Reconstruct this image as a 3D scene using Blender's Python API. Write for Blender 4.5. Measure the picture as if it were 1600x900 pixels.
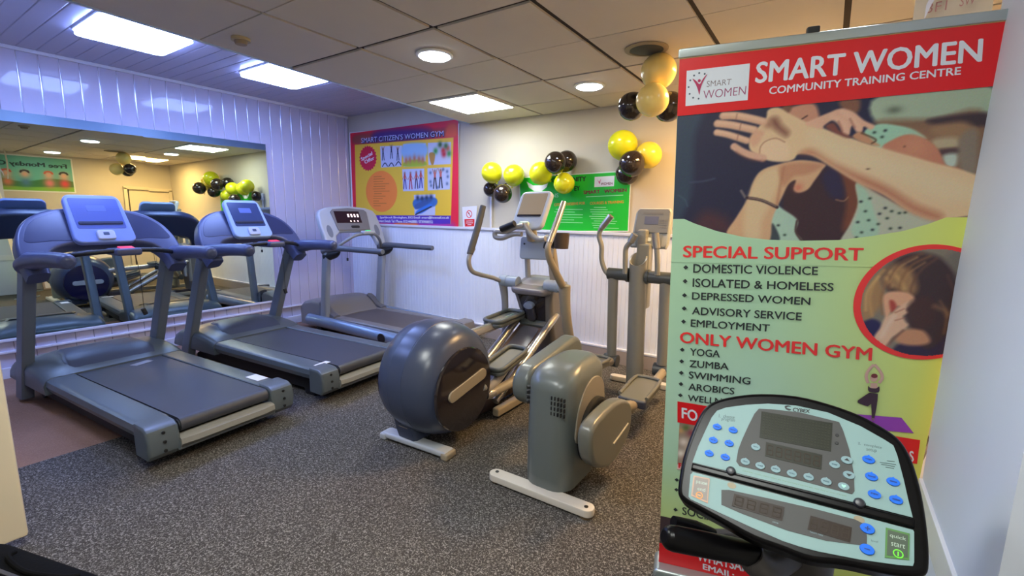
import bpy, bmesh, math, random
import numpy as np
from mathutils import Vector, Matrix

for o in list(bpy.data.objects):
    bpy.data.objects.remove(o)
SC = bpy.context.scene
COL = SC.collection
random.seed(7)

# ---------------------------------------------------------------- camera, world, exposure
cam_data = bpy.data.cameras.new('camera')
cam = bpy.data.objects.new('camera', cam_data)
COL.objects.link(cam)
cr, cu, cf = Vector((0.828043,0.560450,0.015512)), Vector((-0.100864,0.121693,0.987430)), Vector((-0.551517,0.819199,-0.157296))
cam.matrix_world = Matrix(((cr.x, cu.x, -cf.x, 0), (cr.y, cu.y, -cf.y, 0), (cr.z, cu.z, -cf.z, 1.40), (0, 0, 0, 1)))
cam_data.sensor_width = 36
cam_data.lens = 36 * 726 / 1600
cam_data.clip_start = 0.03
SC.camera = cam

world = bpy.data.worlds.new('room_air')
SC.world = world
world.use_nodes = True
wb = world.node_tree.nodes['Background']
wb.inputs['Color'].default_value = (0.8, 0.85, 1.0, 1)
wb.inputs['Strength'].default_value = 0.1

SC.view_settings.view_transform = 'Standard'
SC.view_settings.look = 'None'
SC.view_settings.exposure = 1.38
SC.view_settings.gamma = 1.0
SC.view_settings.use_curve_mapping = False

# strengths and tints of the room's lamps and two added unseen ones (their diffusers give off the light)
COOL = (0.28, 0.41, 1.0)
NEUTRAL = (0.96, 1.0, 0.95)
WARM = (1.0, 0.62, 0.25)
S_COOL, S_PANEL, S_SPOT, S_WARM, S_FILL = 12.5, 11.0, 16.0, 30.0, 14.0

# ---------------------------------------------------------------- materials
def lin(c):
    return tuple(((x / 255) / 12.92 if x / 255 <= 0.04045 else ((x / 255 + 0.055) / 1.055) ** 2.4) for x in c)

MATS = {}
def mat(name, rgb, rough=0.5, metal=0.0, bump=0.0, scale=60, vary=0.0, coat=0.0, spec=0.5, emit=None, strength=0.0):
    if name in MATS:
        return MATS[name]
    m = bpy.data.materials.new(name)
    m.use_nodes = True
    nt = m.node_tree
    p = nt.nodes['Principled BSDF']
    c = lin(rgb) + (1,)
    p.inputs['Base Color'].default_value = c
    p.inputs['Roughness'].default_value = rough
    p.inputs['Metallic'].default_value = metal
    p.inputs['Specular IOR Level'].default_value = spec
    p.inputs['Coat Weight'].default_value = coat
    p.inputs['Coat Roughness'].default_value = 0.08
    if emit:
        p.inputs['Emission Color'].default_value = tuple(emit) + (1,)
        p.inputs['Emission Strength'].default_value = strength
    if bump or vary:
        tc = nt.nodes.new('ShaderNodeTexCoord')
        nz = nt.nodes.new('ShaderNodeTexNoise')
        nz.inputs['Scale'].default_value = scale
        nz.inputs['Detail'].default_value = 4
        nt.links.new(tc.outputs['Object'], nz.inputs['Vector'])
        if bump:
            b = nt.nodes.new('ShaderNodeBump')
            b.inputs['Strength'].default_value = bump
            b.inputs['Distance'].default_value = 0.002
            nt.links.new(nz.outputs['Fac'], b.inputs['Height'])
            nt.links.new(b.outputs['Normal'], p.inputs['Normal'])
        if vary:
            n2 = nt.nodes.new('ShaderNodeTexNoise')
            n2.inputs['Scale'].default_value = 5
            n2.inputs['Detail'].default_value = 5
            nt.links.new(tc.outputs['Object'], n2.inputs['Vector'])
            mx = nt.nodes.new('ShaderNodeMix')
            mx.data_type = 'RGBA'
            mx.inputs['A'].default_value = tuple(x * (1 - vary) for x in c[:3]) + (1,)
            mx.inputs['B'].default_value = tuple(min(1, x * (1 + vary)) for x in c[:3]) + (1,)
            nt.links.new(n2.outputs['Fac'], mx.inputs['Factor'])
            nt.links.new(mx.outputs['Result'], p.inputs['Base Color'])
    MATS[name] = m
    return m

def lamp_mat(name, tint, strength):
    m = mat(name, (240, 240, 240), 0.6, emit=tint, strength=strength)
    return m

def print_mat():
    if 'printed_picture' in MATS:
        return MATS['printed_picture']
    m = mat('printed_picture', (200, 200, 200), 0.45)
    nt = m.node_tree
    a = nt.nodes.new('ShaderNodeAttribute')
    a.attribute_name = 'Ink'
    nt.links.new(a.outputs['Color'], nt.nodes['Principled BSDF'].inputs['Base Color'])
    return m

# ---------------------------------------------------------------- scene helpers
ROOT = {}
def thing(name, label, cat, loc=(0, 0, 0), rz=0.0, group=None):
    e = bpy.data.objects.new(name, None)
    e.empty_display_size = 0.1
    COL.objects.link(e)
    e.location = loc
    e.rotation_euler = (0, 0, rz)
    e['label'] = label
    e['category'] = cat
    if group:
        e['group'] = group
    ROOT[e.name] = Matrix.Translation(Vector(loc)) @ Matrix.Rotation(rz, 4, 'Z')
    return e

def tag(o, label, cat, group=None):
    o['label'] = label
    o['category'] = cat
    if group:
        o['group'] = group
    return o

class Frame:
    def __init__(s, o, u, v):
        s.o, s.u, s.v = Vector(o), Vector(u).normalized(), Vector(v).normalized()
        s.n = s.u.cross(s.v)
    def p(s, u, v, h=0.0):
        return s.o + s.u * u + s.v * v + s.n * h

def spline(pts, n=6, closed=False):
    P = [Vector(p) for p in pts]
    if len(P) < 3:
        return P
    out = []
    N = len(P)
    for i in range(N if closed else N - 1):
        if closed:
            a, b, c, d = P[(i - 1) % N], P[i], P[(i + 1) % N], P[(i + 2) % N]
        else:
            a, b, c, d = P[max(i - 1, 0)], P[i], P[i + 1], P[min(i + 2, N - 1)]
        for k in range(n):
            t = k / n
            out.append(0.5 * ((2 * b) + (c - a) * t + (2 * a - 5 * b + 4 * c - d) * t * t + (3 * b - a - 3 * c + d) * t ** 3))
    if not closed:
        out.append(P[-1])
    return out

def spline2(pts, n=6, closed=True):
    return [(p.x, p.y) for p in spline([(a, b, 0) for a, b in pts], n, closed)]

def rrect(w, h, r, n=5, c=(0, 0)):
    o = []
    for cx, cy, a0 in ((w / 2 - r, h / 2 - r, 0), (-w / 2 + r, h / 2 - r, 90), (-w / 2 + r, -h / 2 + r, 180), (w / 2 - r, -h / 2 + r, 270)):
        for k in range(n + 1):
            a = math.radians(a0 + 90 * k / n)
            o.append((c[0] + cx + r * math.cos(a), c[1] + cy + r * math.sin(a)))
    return o

def ellipse(c, rx, ry, n=24, rot=0.0):
    o = []
    for k in range(n):
        a = 2 * math.pi * k / n
        x, y = rx * math.cos(a), ry * math.sin(a)
        o.append((c[0] + x * math.cos(rot) - y * math.sin(rot), c[1] + x * math.sin(rot) + y * math.cos(rot)))
    return o

def stadium(p, q, r, n=10):
    a = math.atan2(q[1] - p[1], q[0] - p[0])
    o = []
    for c, s in ((q, a - math.pi / 2), (p, a + math.pi / 2)):
        for k in range(n + 1):
            t = s + math.pi * k / n
            o.append((c[0] + r * math.cos(t), c[1] + r * math.sin(t)))
    return o

class B:
    """collects shapes, then links them as one mesh object"""
    def __init__(s):
        s.bm = bmesh.new()
    def box(s, c, size, rot=None, bev=0.0, seg=2):
        t = bmesh.new()
        bmesh.ops.create_cube(t, size=1)
        bmesh.ops.scale(t, vec=size, verts=t.verts)
        if bev:
            bmesh.ops.bevel(t, geom=t.edges[:], offset=bev, segments=seg, affect='EDGES', profile=0.5)
        if rot is not None:
            bmesh.ops.transform(t, matrix=rot.to_4x4(), verts=t.verts)
        bmesh.ops.translate(t, vec=c, verts=t.verts)
        return s._add(t)
    def _add(s, t):
        me = bpy.data.meshes.new('tmp')
        t.to_mesh(me)
        t.free()
        s.bm.from_mesh(me)
        bpy.data.meshes.remove(me)
        return s
    def prism(s, outline, fr, h0, h1, bev=0.0, seg=2):
        t = bmesh.new()
        lo = [t.verts.new(fr.p(u, v, h0)) for u, v in outline]
        hi = [t.verts.new(fr.p(u, v, h1)) for u, v in outline]
        n = len(lo)
        f0 = t.faces.new(lo[::-1])
        f1 = t.faces.new(hi)
        for i in range(n):
            t.faces.new((lo[i], lo[(i + 1) % n], hi[(i + 1) % n], hi[i]))
        bmesh.ops.recalc_face_normals(t, faces=t.faces[:])
        if bev:
            es = list(set(list(f0.edges) + list(f1.edges)))
            bmesh.ops.bevel(t, geom=es, offset=bev, segments=seg, affect='EDGES', profile=0.5, clamp_overlap=True)
        return s._add(t)
    def tube(s, pts, r, seg=14, n=6, smooth=True, closed=False, squash=1.0, upv=(0, 0, 1)):
        P = spline(pts, n, closed) if smooth else [Vector(p) for p in pts]
        N = len(P)
        if isinstance(r, (list, tuple)):
            R = []
            for i in range(N):
                x = i * (len(r) - 1) / max(1, N - 1)
                k = min(int(x), len(r) - 2)
                R.append(r[k] + (r[k + 1] - r[k]) * (x - k))
        else:
            R = [r] * N
        t = bmesh.new()
        rings = []
        ref = Vector(upv)
        side = None
        for i in range(N):
            a = P[(i - 1) % N] if closed or i > 0 else P[i]
            b = P[(i + 1) % N] if closed or i < N - 1 else P[i]
            d = (b - a).normalized()
            if side is None:
                if abs(d.dot(ref)) > 0.95:
                    ref = Vector((1, 0, 0)) if abs(d.x) < 0.9 else Vector((0, 1, 0))
                side = d.cross(ref).normalized()
            else:
                side = (side - d * side.dot(d)).normalized()
            u2 = side.cross(d)
            rings.append([t.verts.new(P[i] + side * (math.cos(2 * math.pi * k / seg) * R[i]) + u2 * (math.sin(2 * math.pi * k / seg) * R[i] * squash)) for k in range(seg)])
        for i in range(N if closed else N - 1):
            A, Bq = rings[i], rings[(i + 1) % N]
            for k in range(seg):
                t.faces.new((A[k], A[(k + 1) % seg], Bq[(k + 1) % seg], Bq[k]))
        if not closed:
            t.faces.new(rings[0][::-1])
            t.faces.new(rings[-1])
        bmesh.ops.recalc_face_normals(t, faces=t.faces[:])
        return s._add(t)
    def lathe(s, prof, o, axis, seg=40):
        ax = Vector(axis).normalized()
        e = Vector((0, 0, 1)) if abs(ax.z) < 0.9 else Vector((1, 0, 0))
        a = ax.cross(e).normalized()
        b = ax.cross(a)
        o = Vector(o)
        t = bmesh.new()
        rings = []
        for r, h in prof:
            if r < 1e-5:
                rings.append([t.verts.new(o + ax * h)])
            else:
                rings.append([t.verts.new(o + ax * h + a * (r * math.cos(2 * math.pi * k / seg)) + b * (r * math.sin(2 * math.pi * k / seg))) for k in range(seg)])
        for A, Bq in zip(rings, rings[1:]):
            if len(A) == 1 and len(Bq) == 1:
                continue
            for k in range(seg):
                k2 = (k + 1) % seg
                if len(A) == 1:
                    t.faces.new((A[0], Bq[k2], Bq[k]))
                elif len(Bq) == 1:
                    t.faces.new((A[k], A[k2], Bq[0]))
                else:
                    t.faces.new((A[k], A[k2], Bq[k2], Bq[k]))
        for rg in (rings[0], rings[-1]):
            if len(rg) > 1:
                t.faces.new(rg)
        bmesh.ops.recalc_face_normals(t, faces=t.faces[:])
        return s._add(t)
    def loft(s, secs, closed=True, caps=True):
        t = bmesh.new()
        R = [[t.verts.new(Vector(p)) for p in sec] for sec in secs]
        n = len(R[0])
        for A, Bq in zip(R, R[1:]):
            for k in range(n if closed else n - 1):
                k2 = (k + 1) % n
                t.faces.new((A[k], A[k2], Bq[k2], Bq[k]))
        if caps and closed:
            t.faces.new(R[0][::-1])
            t.faces.new(R[-1])
        bmesh.ops.recalc_face_normals(t, faces=t.faces[:])
        return s._add(t)
    def build(s, name, m, parent=None, angle=38, world=False, kind=None):
        if world and parent is not None:
            s.bm.transform(ROOT[parent.name].inverted())
        me = bpy.data.meshes.new(name)
        s.bm.to_mesh(me)
        s.bm.free()
        for p in me.polygons:
            p.use_smooth = True
        me.set_sharp_from_angle(angle=math.radians(angle))
        me.materials.append(m)
        o = bpy.data.objects.new(name, me)
        COL.objects.link(o)
        wn = o.modifiers.new('weighted_normals', 'WEIGHTED_NORMAL')
        wn.keep_sharp = True
        if parent is not None:
            o.parent = parent
            ROOT[o.name] = ROOT[parent.name]
        else:
            ROOT[o.name] = Matrix.Identity(4)
        if kind:
            o['kind'] = kind
        return o

def flat(outline, fr, h, m, name, parent, t=0.0008, world=True):
    return B().prism(outline, fr, h, h + t).build(name, m, parent, world=world)

def rect(u0, v0, u1, v1):
    return [(u0, v0), (u1, v0), (u1, v1), (u0, v1)]

def text(s, box, fr, h, m, parent, bold=0.0, name='lettering', t=0.0006, slant=0.0):
    """lettering fitted to a box (u0, v0, u1, v1) or to a quad of four corners (bl, br, tr, tl)"""
    c = bpy.data.curves.new('lettering', 'FONT')
    c.body = s
    c.size = 1
    c.offset = min(bold, 0.0)
    c.align_x = 'CENTER' if '\n' in s else 'LEFT'
    c.fill_mode = 'FRONT'
    c.resolution_u = 3
    to = bpy.data.objects.new('lettering', c)
    COL.objects.link(to)
    bpy.context.view_layer.update()
    dg = bpy.context.evaluated_depsgraph_get()
    me = bpy.data.meshes.new_from_object(to.evaluated_get(dg), depsgraph=dg)
    bpy.data.objects.remove(to)
    if bold > 0:
        # heavier strokes: the same letters laid over one another with small shifts
        tb_ = bmesh.new()
        k = bold * 2.2
        for i_, (dx, dy) in enumerate(((0, 0), (k, 0), (-k, 0), (0, k * .6), (0, -k * .6))):
            m2 = me.copy()
            m2.transform(Matrix.Translation((dx, dy, i_ * 0.00012)))
            tb_.from_mesh(m2)
            bpy.data.meshes.remove(m2)
        tb_.to_mesh(me)
        tb_.free()
    xs = [v.co.x for v in me.vertices]
    ys = [v.co.y for v in me.vertices]
    x0, x1, y0, y1 = min(xs), max(xs), min(ys), max(ys)
    if len(box) == 4 and not isinstance(box[0], (tuple, list)):
        u0, v0, u1, v1 = box
        q = [(u0, v0), (u1, v0), (u1, v1), (u0, v1)]
    else:
        q = box
    iv = ROOT[parent.name].inverted() if parent is not None else Matrix.Identity(4)
    for v in me.vertices:
        a = (v.co.x - x0) / (x1 - x0)
        b = (v.co.y - y0) / (y1 - y0)
        u = (q[0][0] * (1 - a) + q[1][0] * a) * (1 - b) + (q[3][0] * (1 - a) + q[2][0] * a) * b
        w = (q[0][1] * (1 - a) + q[1][1] * a) * (1 - b) + (q[3][1] * (1 - a) + q[2][1] * a) * b
        v.co = iv @ fr.p(u, w, h + v.co.z)
    me.materials.clear()
    me.materials.append(m)
    me.name = name
    o = bpy.data.objects.new(name, me)
    COL.objects.link(o)
    if parent is not None:
        o.parent = parent
        ROOT[o.name] = ROOT[parent.name]
    return o

class Ink:
    """a printed picture: a fine grid whose points carry the ink colour of a drawing"""
    def __init__(s, u0, v0, u1, v1, step, bg):
        s.nu, s.nv = max(2, int((u1 - u0) / step)), max(2, int((v1 - v0) / step))
        U, V = np.meshgrid(np.linspace(u0, u1, s.nu), np.linspace(v0, v1, s.nv))
        s.U, s.V = U.ravel(), V.ravel()
        s.C = np.tile(np.array(bg, float), (s.U.size, 1))
    def _mix(s, a, c):
        s.C += a[:, None] * (np.array(c, float) - s.C)
    def _dist(s, pts, closed):
        P = np.array(pts, float)
        Q = np.roll(P, -1, 0)
        if not closed:
            P, Q = P[:-1], Q[:-1]
        d = np.full(s.U.size, 1e9)
        for (x0, y0), (x1, y1) in zip(P, Q):
            dx, dy = x1 - x0, y1 - y0
            L = dx * dx + dy * dy + 1e-12
            t = np.clip(((s.U - x0) * dx + (s.V - y0) * dy) / L, 0, 1)
            d = np.minimum(d, (s.U - x0 - t * dx) ** 2 + (s.V - y0 - t * dy) ** 2)
        return np.sqrt(d)
    def fill(s, pts, c, soft=0.003, a=1.0, smooth=True):
        pts = spline2(pts, 5) if smooth else pts
        inside = np.zeros(s.U.size, bool)
        n = len(pts)
        for i in range(n):
            x0, y0 = pts[i]
            x1, y1 = pts[(i + 1) % n]
            cond = (y0 > s.V) != (y1 > s.V)
            with np.errstate(divide='ignore', invalid='ignore'):
                xi = (x1 - x0) * (s.V - y0) / ((y1 - y0) or 1e-12) + x0
            inside ^= cond & (s.U < xi)
        d = s._dist(pts, True)
        sd = np.where(inside, d, -d)
        s._mix(a * np.clip(sd / (2 * soft) + 0.5, 0, 1), c)
        return s
    def stroke(s, pts, w, c, soft=0.002, a=1.0, smooth=True):
        if smooth and len(pts) > 2:
            pts = spline2(pts, 5, False)
        d = s._dist(pts, False)
        s._mix(a * np.clip((w / 2 - d) / (2 * soft) + 0.5, 0, 1), c)
        return s
    def blob(s, c, r, col, a=1.0, ry=None):
        d2 = ((s.U - c[0]) / r) ** 2 + ((s.V - c[1]) / (ry or r)) ** 2
        s._mix(a * np.exp(-d2), col)
        return s
    def grain(s, amt, seed=1):
        s.C += np.random.default_rng(seed).normal(0, amt, s.C.shape)
        return s
    def build(s, name, fr, h, parent, mask=None):
        idx = np.arange(s.U.size).reshape(s.nv, s.nu)
        F = np.stack([idx[:-1, :-1], idx[:-1, 1:], idx[1:, 1:], idx[1:, :-1]], -1).reshape(-1, 4)
        if mask is not None:
            mk = mask(s.U, s.V)
            F = F[mk[F].all(1)]
        o, u, v, n = (np.array(x) for x in (fr.o, fr.u, fr.v, fr.n))
        P = o + s.U[:, None] * u + s.V[:, None] * v + h * n
        iv = np.array(ROOT[parent.name].inverted())
        P = P @ iv[:3, :3].T + iv[:3, 3]
        me = bpy.data.meshes.new(name)
        me.from_pydata(P.tolist(), [], F.tolist())
        c = np.clip(s.C / 255, 0, 1)
        c = np.where(c <= 0.04045, c / 12.92, ((c + 0.055) / 1.055) ** 2.4)
        at = me.color_attributes.new('Ink', 'FLOAT_COLOR', 'POINT')
        at.data.foreach_set('color', np.concatenate([c, np.ones((len(c), 1))], 1).astype(np.float32).ravel())
        me.materials.append(print_mat())
        ob = bpy.data.objects.new(name, me)
        COL.objects.link(ob)
        ob.parent = parent
        ROOT[ob.name] = ROOT[parent.name]
        return ob

# ---------------------------------------------------------------- the room
XL, XR, YB, YN = -5.475, 0.72, 4.13, -1.5
ZC, ZL = 2.37, 2.645
def edge_x(y):
    return -3.05 - 0.081 * (y - 0.2)

M_pvc = mat('white_pvc_cladding', (196, 192, 210), 0.06, spec=0.25)
M_joint = mat('pvc_joint_strip', (206, 206, 222), 0.16, metal=0.6)
M_bead = mat('white_beadboard_paint', (228, 232, 240), 0.38, vary=0.04)
M_cream = mat('cream_wall_paint', (196, 188, 172), 0.75, bump=0.08, scale=90, vary=0.04)
M_white = mat('white_wall_paint', (206, 213, 228), 0.6, bump=0.05, scale=70, vary=0.02)
M_trim = mat('white_gloss_trim', (216, 217, 226), 0.25)
M_skirt = mat('beige_skirting_paint', (158, 146, 138), 0.45, vary=0.06)
M_tile = mat('ceiling_tile_board', (206, 198, 188), 0.85, bump=0.15, scale=160, vary=0.03)
M_gap = mat('dark_ceiling_gap', (46, 34, 34), 0.8)
M_lcl = mat('white_pvc_ceiling_plank', (172, 168, 186), 0.22, bump=0.03, scale=12)
M_door = mat('cream_door_paint', (208, 196, 172), 0.5, vary=0.03)
M_dark = mat('dark_gap', (30, 26, 26), 0.8)
M_mirror = mat('mirror_silvering', (212, 222, 208), 0.012, metal=1.0)

def carpet(name, base, fleck, amount):
    m = bpy.data.materials.new(name)
    m.use_nodes = True
    nt = m.node_tree
    p = nt.nodes['Principled BSDF']
    p.inputs['Roughness'].default_value = 0.95
    p.inputs['Specular IOR Level'].default_value = 0.15
    tc = nt.nodes.new('ShaderNodeTexCoord')
    def noise(sc, det, dist=0.0):
        n = nt.nodes.new('ShaderNodeTexNoise')
        n.inputs['Scale'].default_value = sc
        n.inputs['Detail'].default_value = det
        n.inputs['Distortion'].default_value = dist
        nt.links.new(tc.outputs['Object'], n.inputs['Vector'])
        return n
    a = noise(125, 2.5, 1.2)
    r = nt.nodes.new('ShaderNodeValToRGB')
    r.color_ramp.elements[0].position = 0.50
    r.color_ramp.elements[0].color = (0, 0, 0, 1)
    r.color_ramp.elements[1].position = 0.66
    r.color_ramp.elements[1].color = (1, 1, 1, 1)
    nt.links.new(a.outputs['Fac'], r.inputs['Fac'])
    b = noise(3.2, 4)
    mx0 = nt.nodes.new('ShaderNodeMix')
    mx0.data_type = 'RGBA'
    mx0.inputs['A'].default_value = tuple(x * 0.78 for x in lin(base)) + (1,)
    mx0.inputs['B'].default_value = tuple(x * 1.25 for x in lin(base)) + (1,)
    nt.links.new(b.outputs['Fac'], mx0.inputs['Factor'])
    mul = nt.nodes.new('ShaderNodeMath')
    mul.operation = 'MULTIPLY'
    mul.inputs[1].default_value = amount
    nt.links.new(r.outputs['Color'], mul.inputs[0])
    mx = nt.nodes.new('ShaderNodeMix')
    mx.data_type = 'RGBA'
    mx.inputs['B'].default_value = lin(fleck) + (1,)
    nt.links.new(mul.outputs[0], mx.inputs['Factor'])
    nt.links.new(mx0.outputs['Result'], mx.inputs['A'])
    nt.links.new(mx.outputs['Result'], p.inputs['Base Color'])
    bp_ = nt.nodes.new('ShaderNodeBump')
    bp_.inputs['Strength'].default_value = 0.5
    bp_.inputs['Distance'].default_value = 0.004
    nt.links.new(a.outputs['Fac'], bp_.inputs['Height'])
    nt.links.new(bp_.outputs['Normal'], p.inputs['Normal'])
    return m

def struct(name, b, m, parent=None, angle=38):
    return b.build(name, m, parent, angle=angle, kind='structure')

F_left = Frame((XL, 0, 0), (0, 1, 0), (0, 0, 1))
F_back = Frame((0, YB, 0), (1, 0, 0), (0, 0, 1))
F_right = Frame((XR, 0, 0), (0, -1, 0), (0, 0, 1))

def planks(fr, u0, u1, v0, v1, pitch, gap, depth, off=0.0):
    """boards side by side with rounded grooves, as one surface"""
    prof = [(u0, 0.0)]
    k = math.ceil((u0 - off) / pitch)
    while off + k * pitch < u1 - gap:
        c = off + k * pitch
        if c > u0 + gap:
            for du, h in ((-gap, 0), (-gap * .6, -depth * .15), (-gap * .28, -depth * .5), (-gap * .2, -depth), (gap * .2, -depth), (gap * .28, -depth * .5), (gap * .6, -depth * .15), (gap, 0)):
                prof.append((c + du, h))
        k += 1
    prof.append((u1, 0.0))
    b = B()
    b.loft([[fr.p(u, v0, h) for u, h in prof], [fr.p(u, v1, h) for u, h in prof]], closed=False, caps=False)
    return b

struct('floor', B().box(((-3.5 + XR) / 2, (YB + YN) / 2, -0.05), (XR + 3.5, YB - YN, 0.1)), carpet('grey_flecked_carpet', (62, 58, 54), (168, 163, 156), 0.66))
struct('floor_left', B().box(((XL - 3.5) / 2, (YB + YN) / 2, -0.05), (-3.5 - XL, YB - YN, 0.1)), carpet('brown_carpet', (142, 108, 88), (176, 142, 120), 0.35))

wl_ = struct('wall_left', planks(F_left, YN, YB, 0, ZL + 0.02, 0.127, 0.011, 0.004, off=0.02), M_pvc, angle=80)
wl_.data.materials.append(M_joint)
for p_ in wl_.data.polygons:
    if p_.center.x < XL - 0.0025:
        p_.material_index = 1
bk = B().box((XL - 0.06, (YB + YN) / 2, ZL / 2), (0.08, YB - YN + 0.2, ZL + 0.2))
struct('wall_left_core', bk, M_dark)
DADO = 1.225
struct('wall_back_lower', planks(F_back, XL, XR, 0, DADO, 0.05, 0.007, 0.004), M_bead, angle=80)
struct('wall_back', B().box(((XL + XR) / 2, YB + 0.06, ZL / 2), (XR - XL + 0.3, 0.1, ZL + 0.2)), M_cream)
struct('wall_right', B().box((XR + 0.05, (YB + YN) / 2, ZL / 2), (0.1, YB - YN + 0.2, ZL + 0.1)), M_cream)
struct('wall_near', B().box(((XL + XR) / 2, YN - 0.05, ZL / 2), (XR - XL + 0.3, 0.1, ZL + 0.1)), M_cream)
struct('trim_1', B().box(((XL + XR) / 2, YB - 0.008, DADO + 0.008), (XR - XL, 0.024, 0.03), bev=0.006), M_trim)
struct('baseboard_back', B().box(((XL + XR) / 2, YB - 0.01, 0.065), (XR - XL, 0.03, 0.13), bev=0.005), M_skirt)
struct('trim_2', B().box(((XL + XR) / 2, YB - 0.01, 0.142), (XR - XL, 0.034, 0.022), bev=0.006), M_trim)
struct('baseboard_left', B().box((XL + 0.012, (YB + YN) / 2, 0.045), (0.024, YB - YN, 0.09), bev=0.005), M_trim)
struct('trim_3', B().box((XL + 0.016, 1.2, 0.318), (0.036, 3.62, 0.026), bev=0.006), M_trim)
struct('trim_4', B().box((XL + 0.014, (YB + YN) / 2, 0.218), (0.03, YB - YN, 0.022), bev=0.006), M_trim)
struct('trim_5', B().box((XL + 0.012, (YB + YN) / 2, ZL - 0.012), (0.024, YB - YN, 0.03), bev=0.006), M_trim)

# pillar by the roll-up banner and the cream door leaf at the left edge
struct('wall_pillar', B().box((0.300 + 0.14, 1.3855, ZC / 2), (0.28, 0.659, ZC)), M_white)
struct('trim_6', B().box((0.297, 1.3855, 0.615), (0.012, 0.655, 0.085), bev=0.003), M_trim)
struct('door_1', B().box((-2.66, -0.185, 1.04), (0.04, 1.04, 2.0), bev=0.012), M_door)

# right-hand wall, seen in the mirror
d2 = struct('door_2', B().box((XR - 0.02, 3.765, 0.9), (0.04, 0.62, 1.80), bev=0.004), M_door)
struct('door_frame', B().box((XR - 0.025, 3.43, 0.93), (0.05, 0.06, 1.86), bev=0.005).box((XR - 0.025, 4.10, 0.93), (0.05, 0.06, 1.86), bev=0.005).box((XR - 0.025, 3.765, 1.86), (0.05, 0.73, 0.06), bev=0.005), M_door, d2)
struct('door_gap', B().box((XR - 0.005, 3.47, 0.93), (0.08, 0.024, 1.82)), M_dark, d2)

# suspended ceiling: board tiles hung between dark gaps, with a fascia where it drops below the left ceiling
cols = [None, -2.45, -1.85, -1.24, -0.63, -0.03, XR]
rows = [YN, -0.95, -0.37, 0.21, 0.79, 1.37, 1.96, 2.54, 3.11, 3.70, YB]
gx = [0.004, 0.013, 0.014, 0.017, 0.014, 0.014, 0.0]
gy = {1.96: 0.017, 3.11: 0.010, 0.79: 0.015}
tb = B()
for i in range(len(cols) - 1):
    for j in range(len(rows) - 1):
        y0, y1 = rows[j], rows[j + 1]
        a0 = y0 + gy.get(y0, 0.004)
        a1 = y1 - gy.get(y1, 0.004)
        x1 = cols[i + 1] - gx[i + 1]
        dz = random.uniform(0, 0.003)
        if cols[i] is None:
            q = [(edge_x(a0), a0), (x1, a0), (x1, a1), (edge_x(a1), a1)]
        else:
            x0 = cols[i] + gx[i]
            q = [(x0, a0), (x1, a0), (x1, a1), (x0, a1)]
        t = bmesh.new()
        lo = [t.verts.new((x, y, ZC + dz)) for x, y in q]
        hi = [t.verts.new((x, y, ZC + 0.02)) for x, y in q]
        t.faces.new(lo[::-1])
        for k in range(4):
            t.faces.new((lo[k], lo[(k + 1) % 4], hi[(k + 1) % 4], hi[k]))
        bmesh.ops.recalc_face_normals(t, faces=t.faces[:])
        tb._add(t)
struct('ceiling', tb, M_tile)
F_up = Frame((0, 0, 0), (1, 0, 0), (0, 1, 0))
struct('ceiling_backing', B().prism([(edge_x(YN), YN), (XR, YN), (XR, YB), (edge_x(YB), YB)], F_up, ZC + 0.012, ZC + 0.03), M_gap)
e0, e1 = edge_x(YN), edge_x(YB)
struct('ceiling_fascia', B().prism([(e0 - 0.02, YN), (e0, YN), (e1, YB), (e1 - 0.02, YB)], F_up, ZC - 0.004, ZL), mat('fascia_blue_lit', (176, 200, 238), 0.3))  # white fascia; the cool lamps' blue light is put into its colour
F_lc = Frame((0, 0, ZL), (0, 1, 0), (1, 0, 0))
struct('ceiling_left', planks(F_lc, YN, YB, XL, -2.9, 0.115, 0.009, 0.005), M_lcl, angle=80)
struct('ceiling_roof', B().box(((XL + XR) / 2, (YB + YN) / 2, ZL + 0.06), (XR - XL + 0.3, YB - YN + 0.3, 0.08)), M_gap)

# ---------------------------------------------------------------- lamps
M_rim = mat('lamp_rim', (225, 225, 225), 0.35)
L_cool = lamp_mat('cool_diffuser', COOL, S_COOL)
L_neut = lamp_mat('neutral_diffuser', NEUTRAL, S_PANEL)
L_spot = lamp_mat('downlight_diffuser', (0.86, 0.92, 1.0), S_SPOT)
L_warm = lamp_mat('warm_diffuser', WARM, S_WARM)
L_fill = lamp_mat('fill_diffuser', NEUTRAL, S_FILL)

def panel_lamp(x, y, z, w, d, lab, dif, r=0.0, group='ceiling panel lights'):
    t = thing('ceiling_panel_light', lab, 'ceiling light', (x, y, z), group=group)
    f = Frame((0, 0, 0), (1, 0, 0), (0, -1, 0))   # faces down
    ol = rrect(w, d, r, 5) if r else rect(-w / 2, -d / 2, w / 2, d / 2)
    il = rrect(w - 0.02, d - 0.02, r - 0.008, 5) if r else rect(-w / 2 + 0.012, -d / 2 + 0.012, w / 2 - 0.012, d / 2 - 0.012)
    B().prism(ol, f, 0.0, 0.012, bev=0.002).build('frame', M_rim, t)
    h = 0.012
    B().prism(il, f, h, h + (0.004 if not r else 0.026)).build('diffuser', dif, t)
    return t

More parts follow.
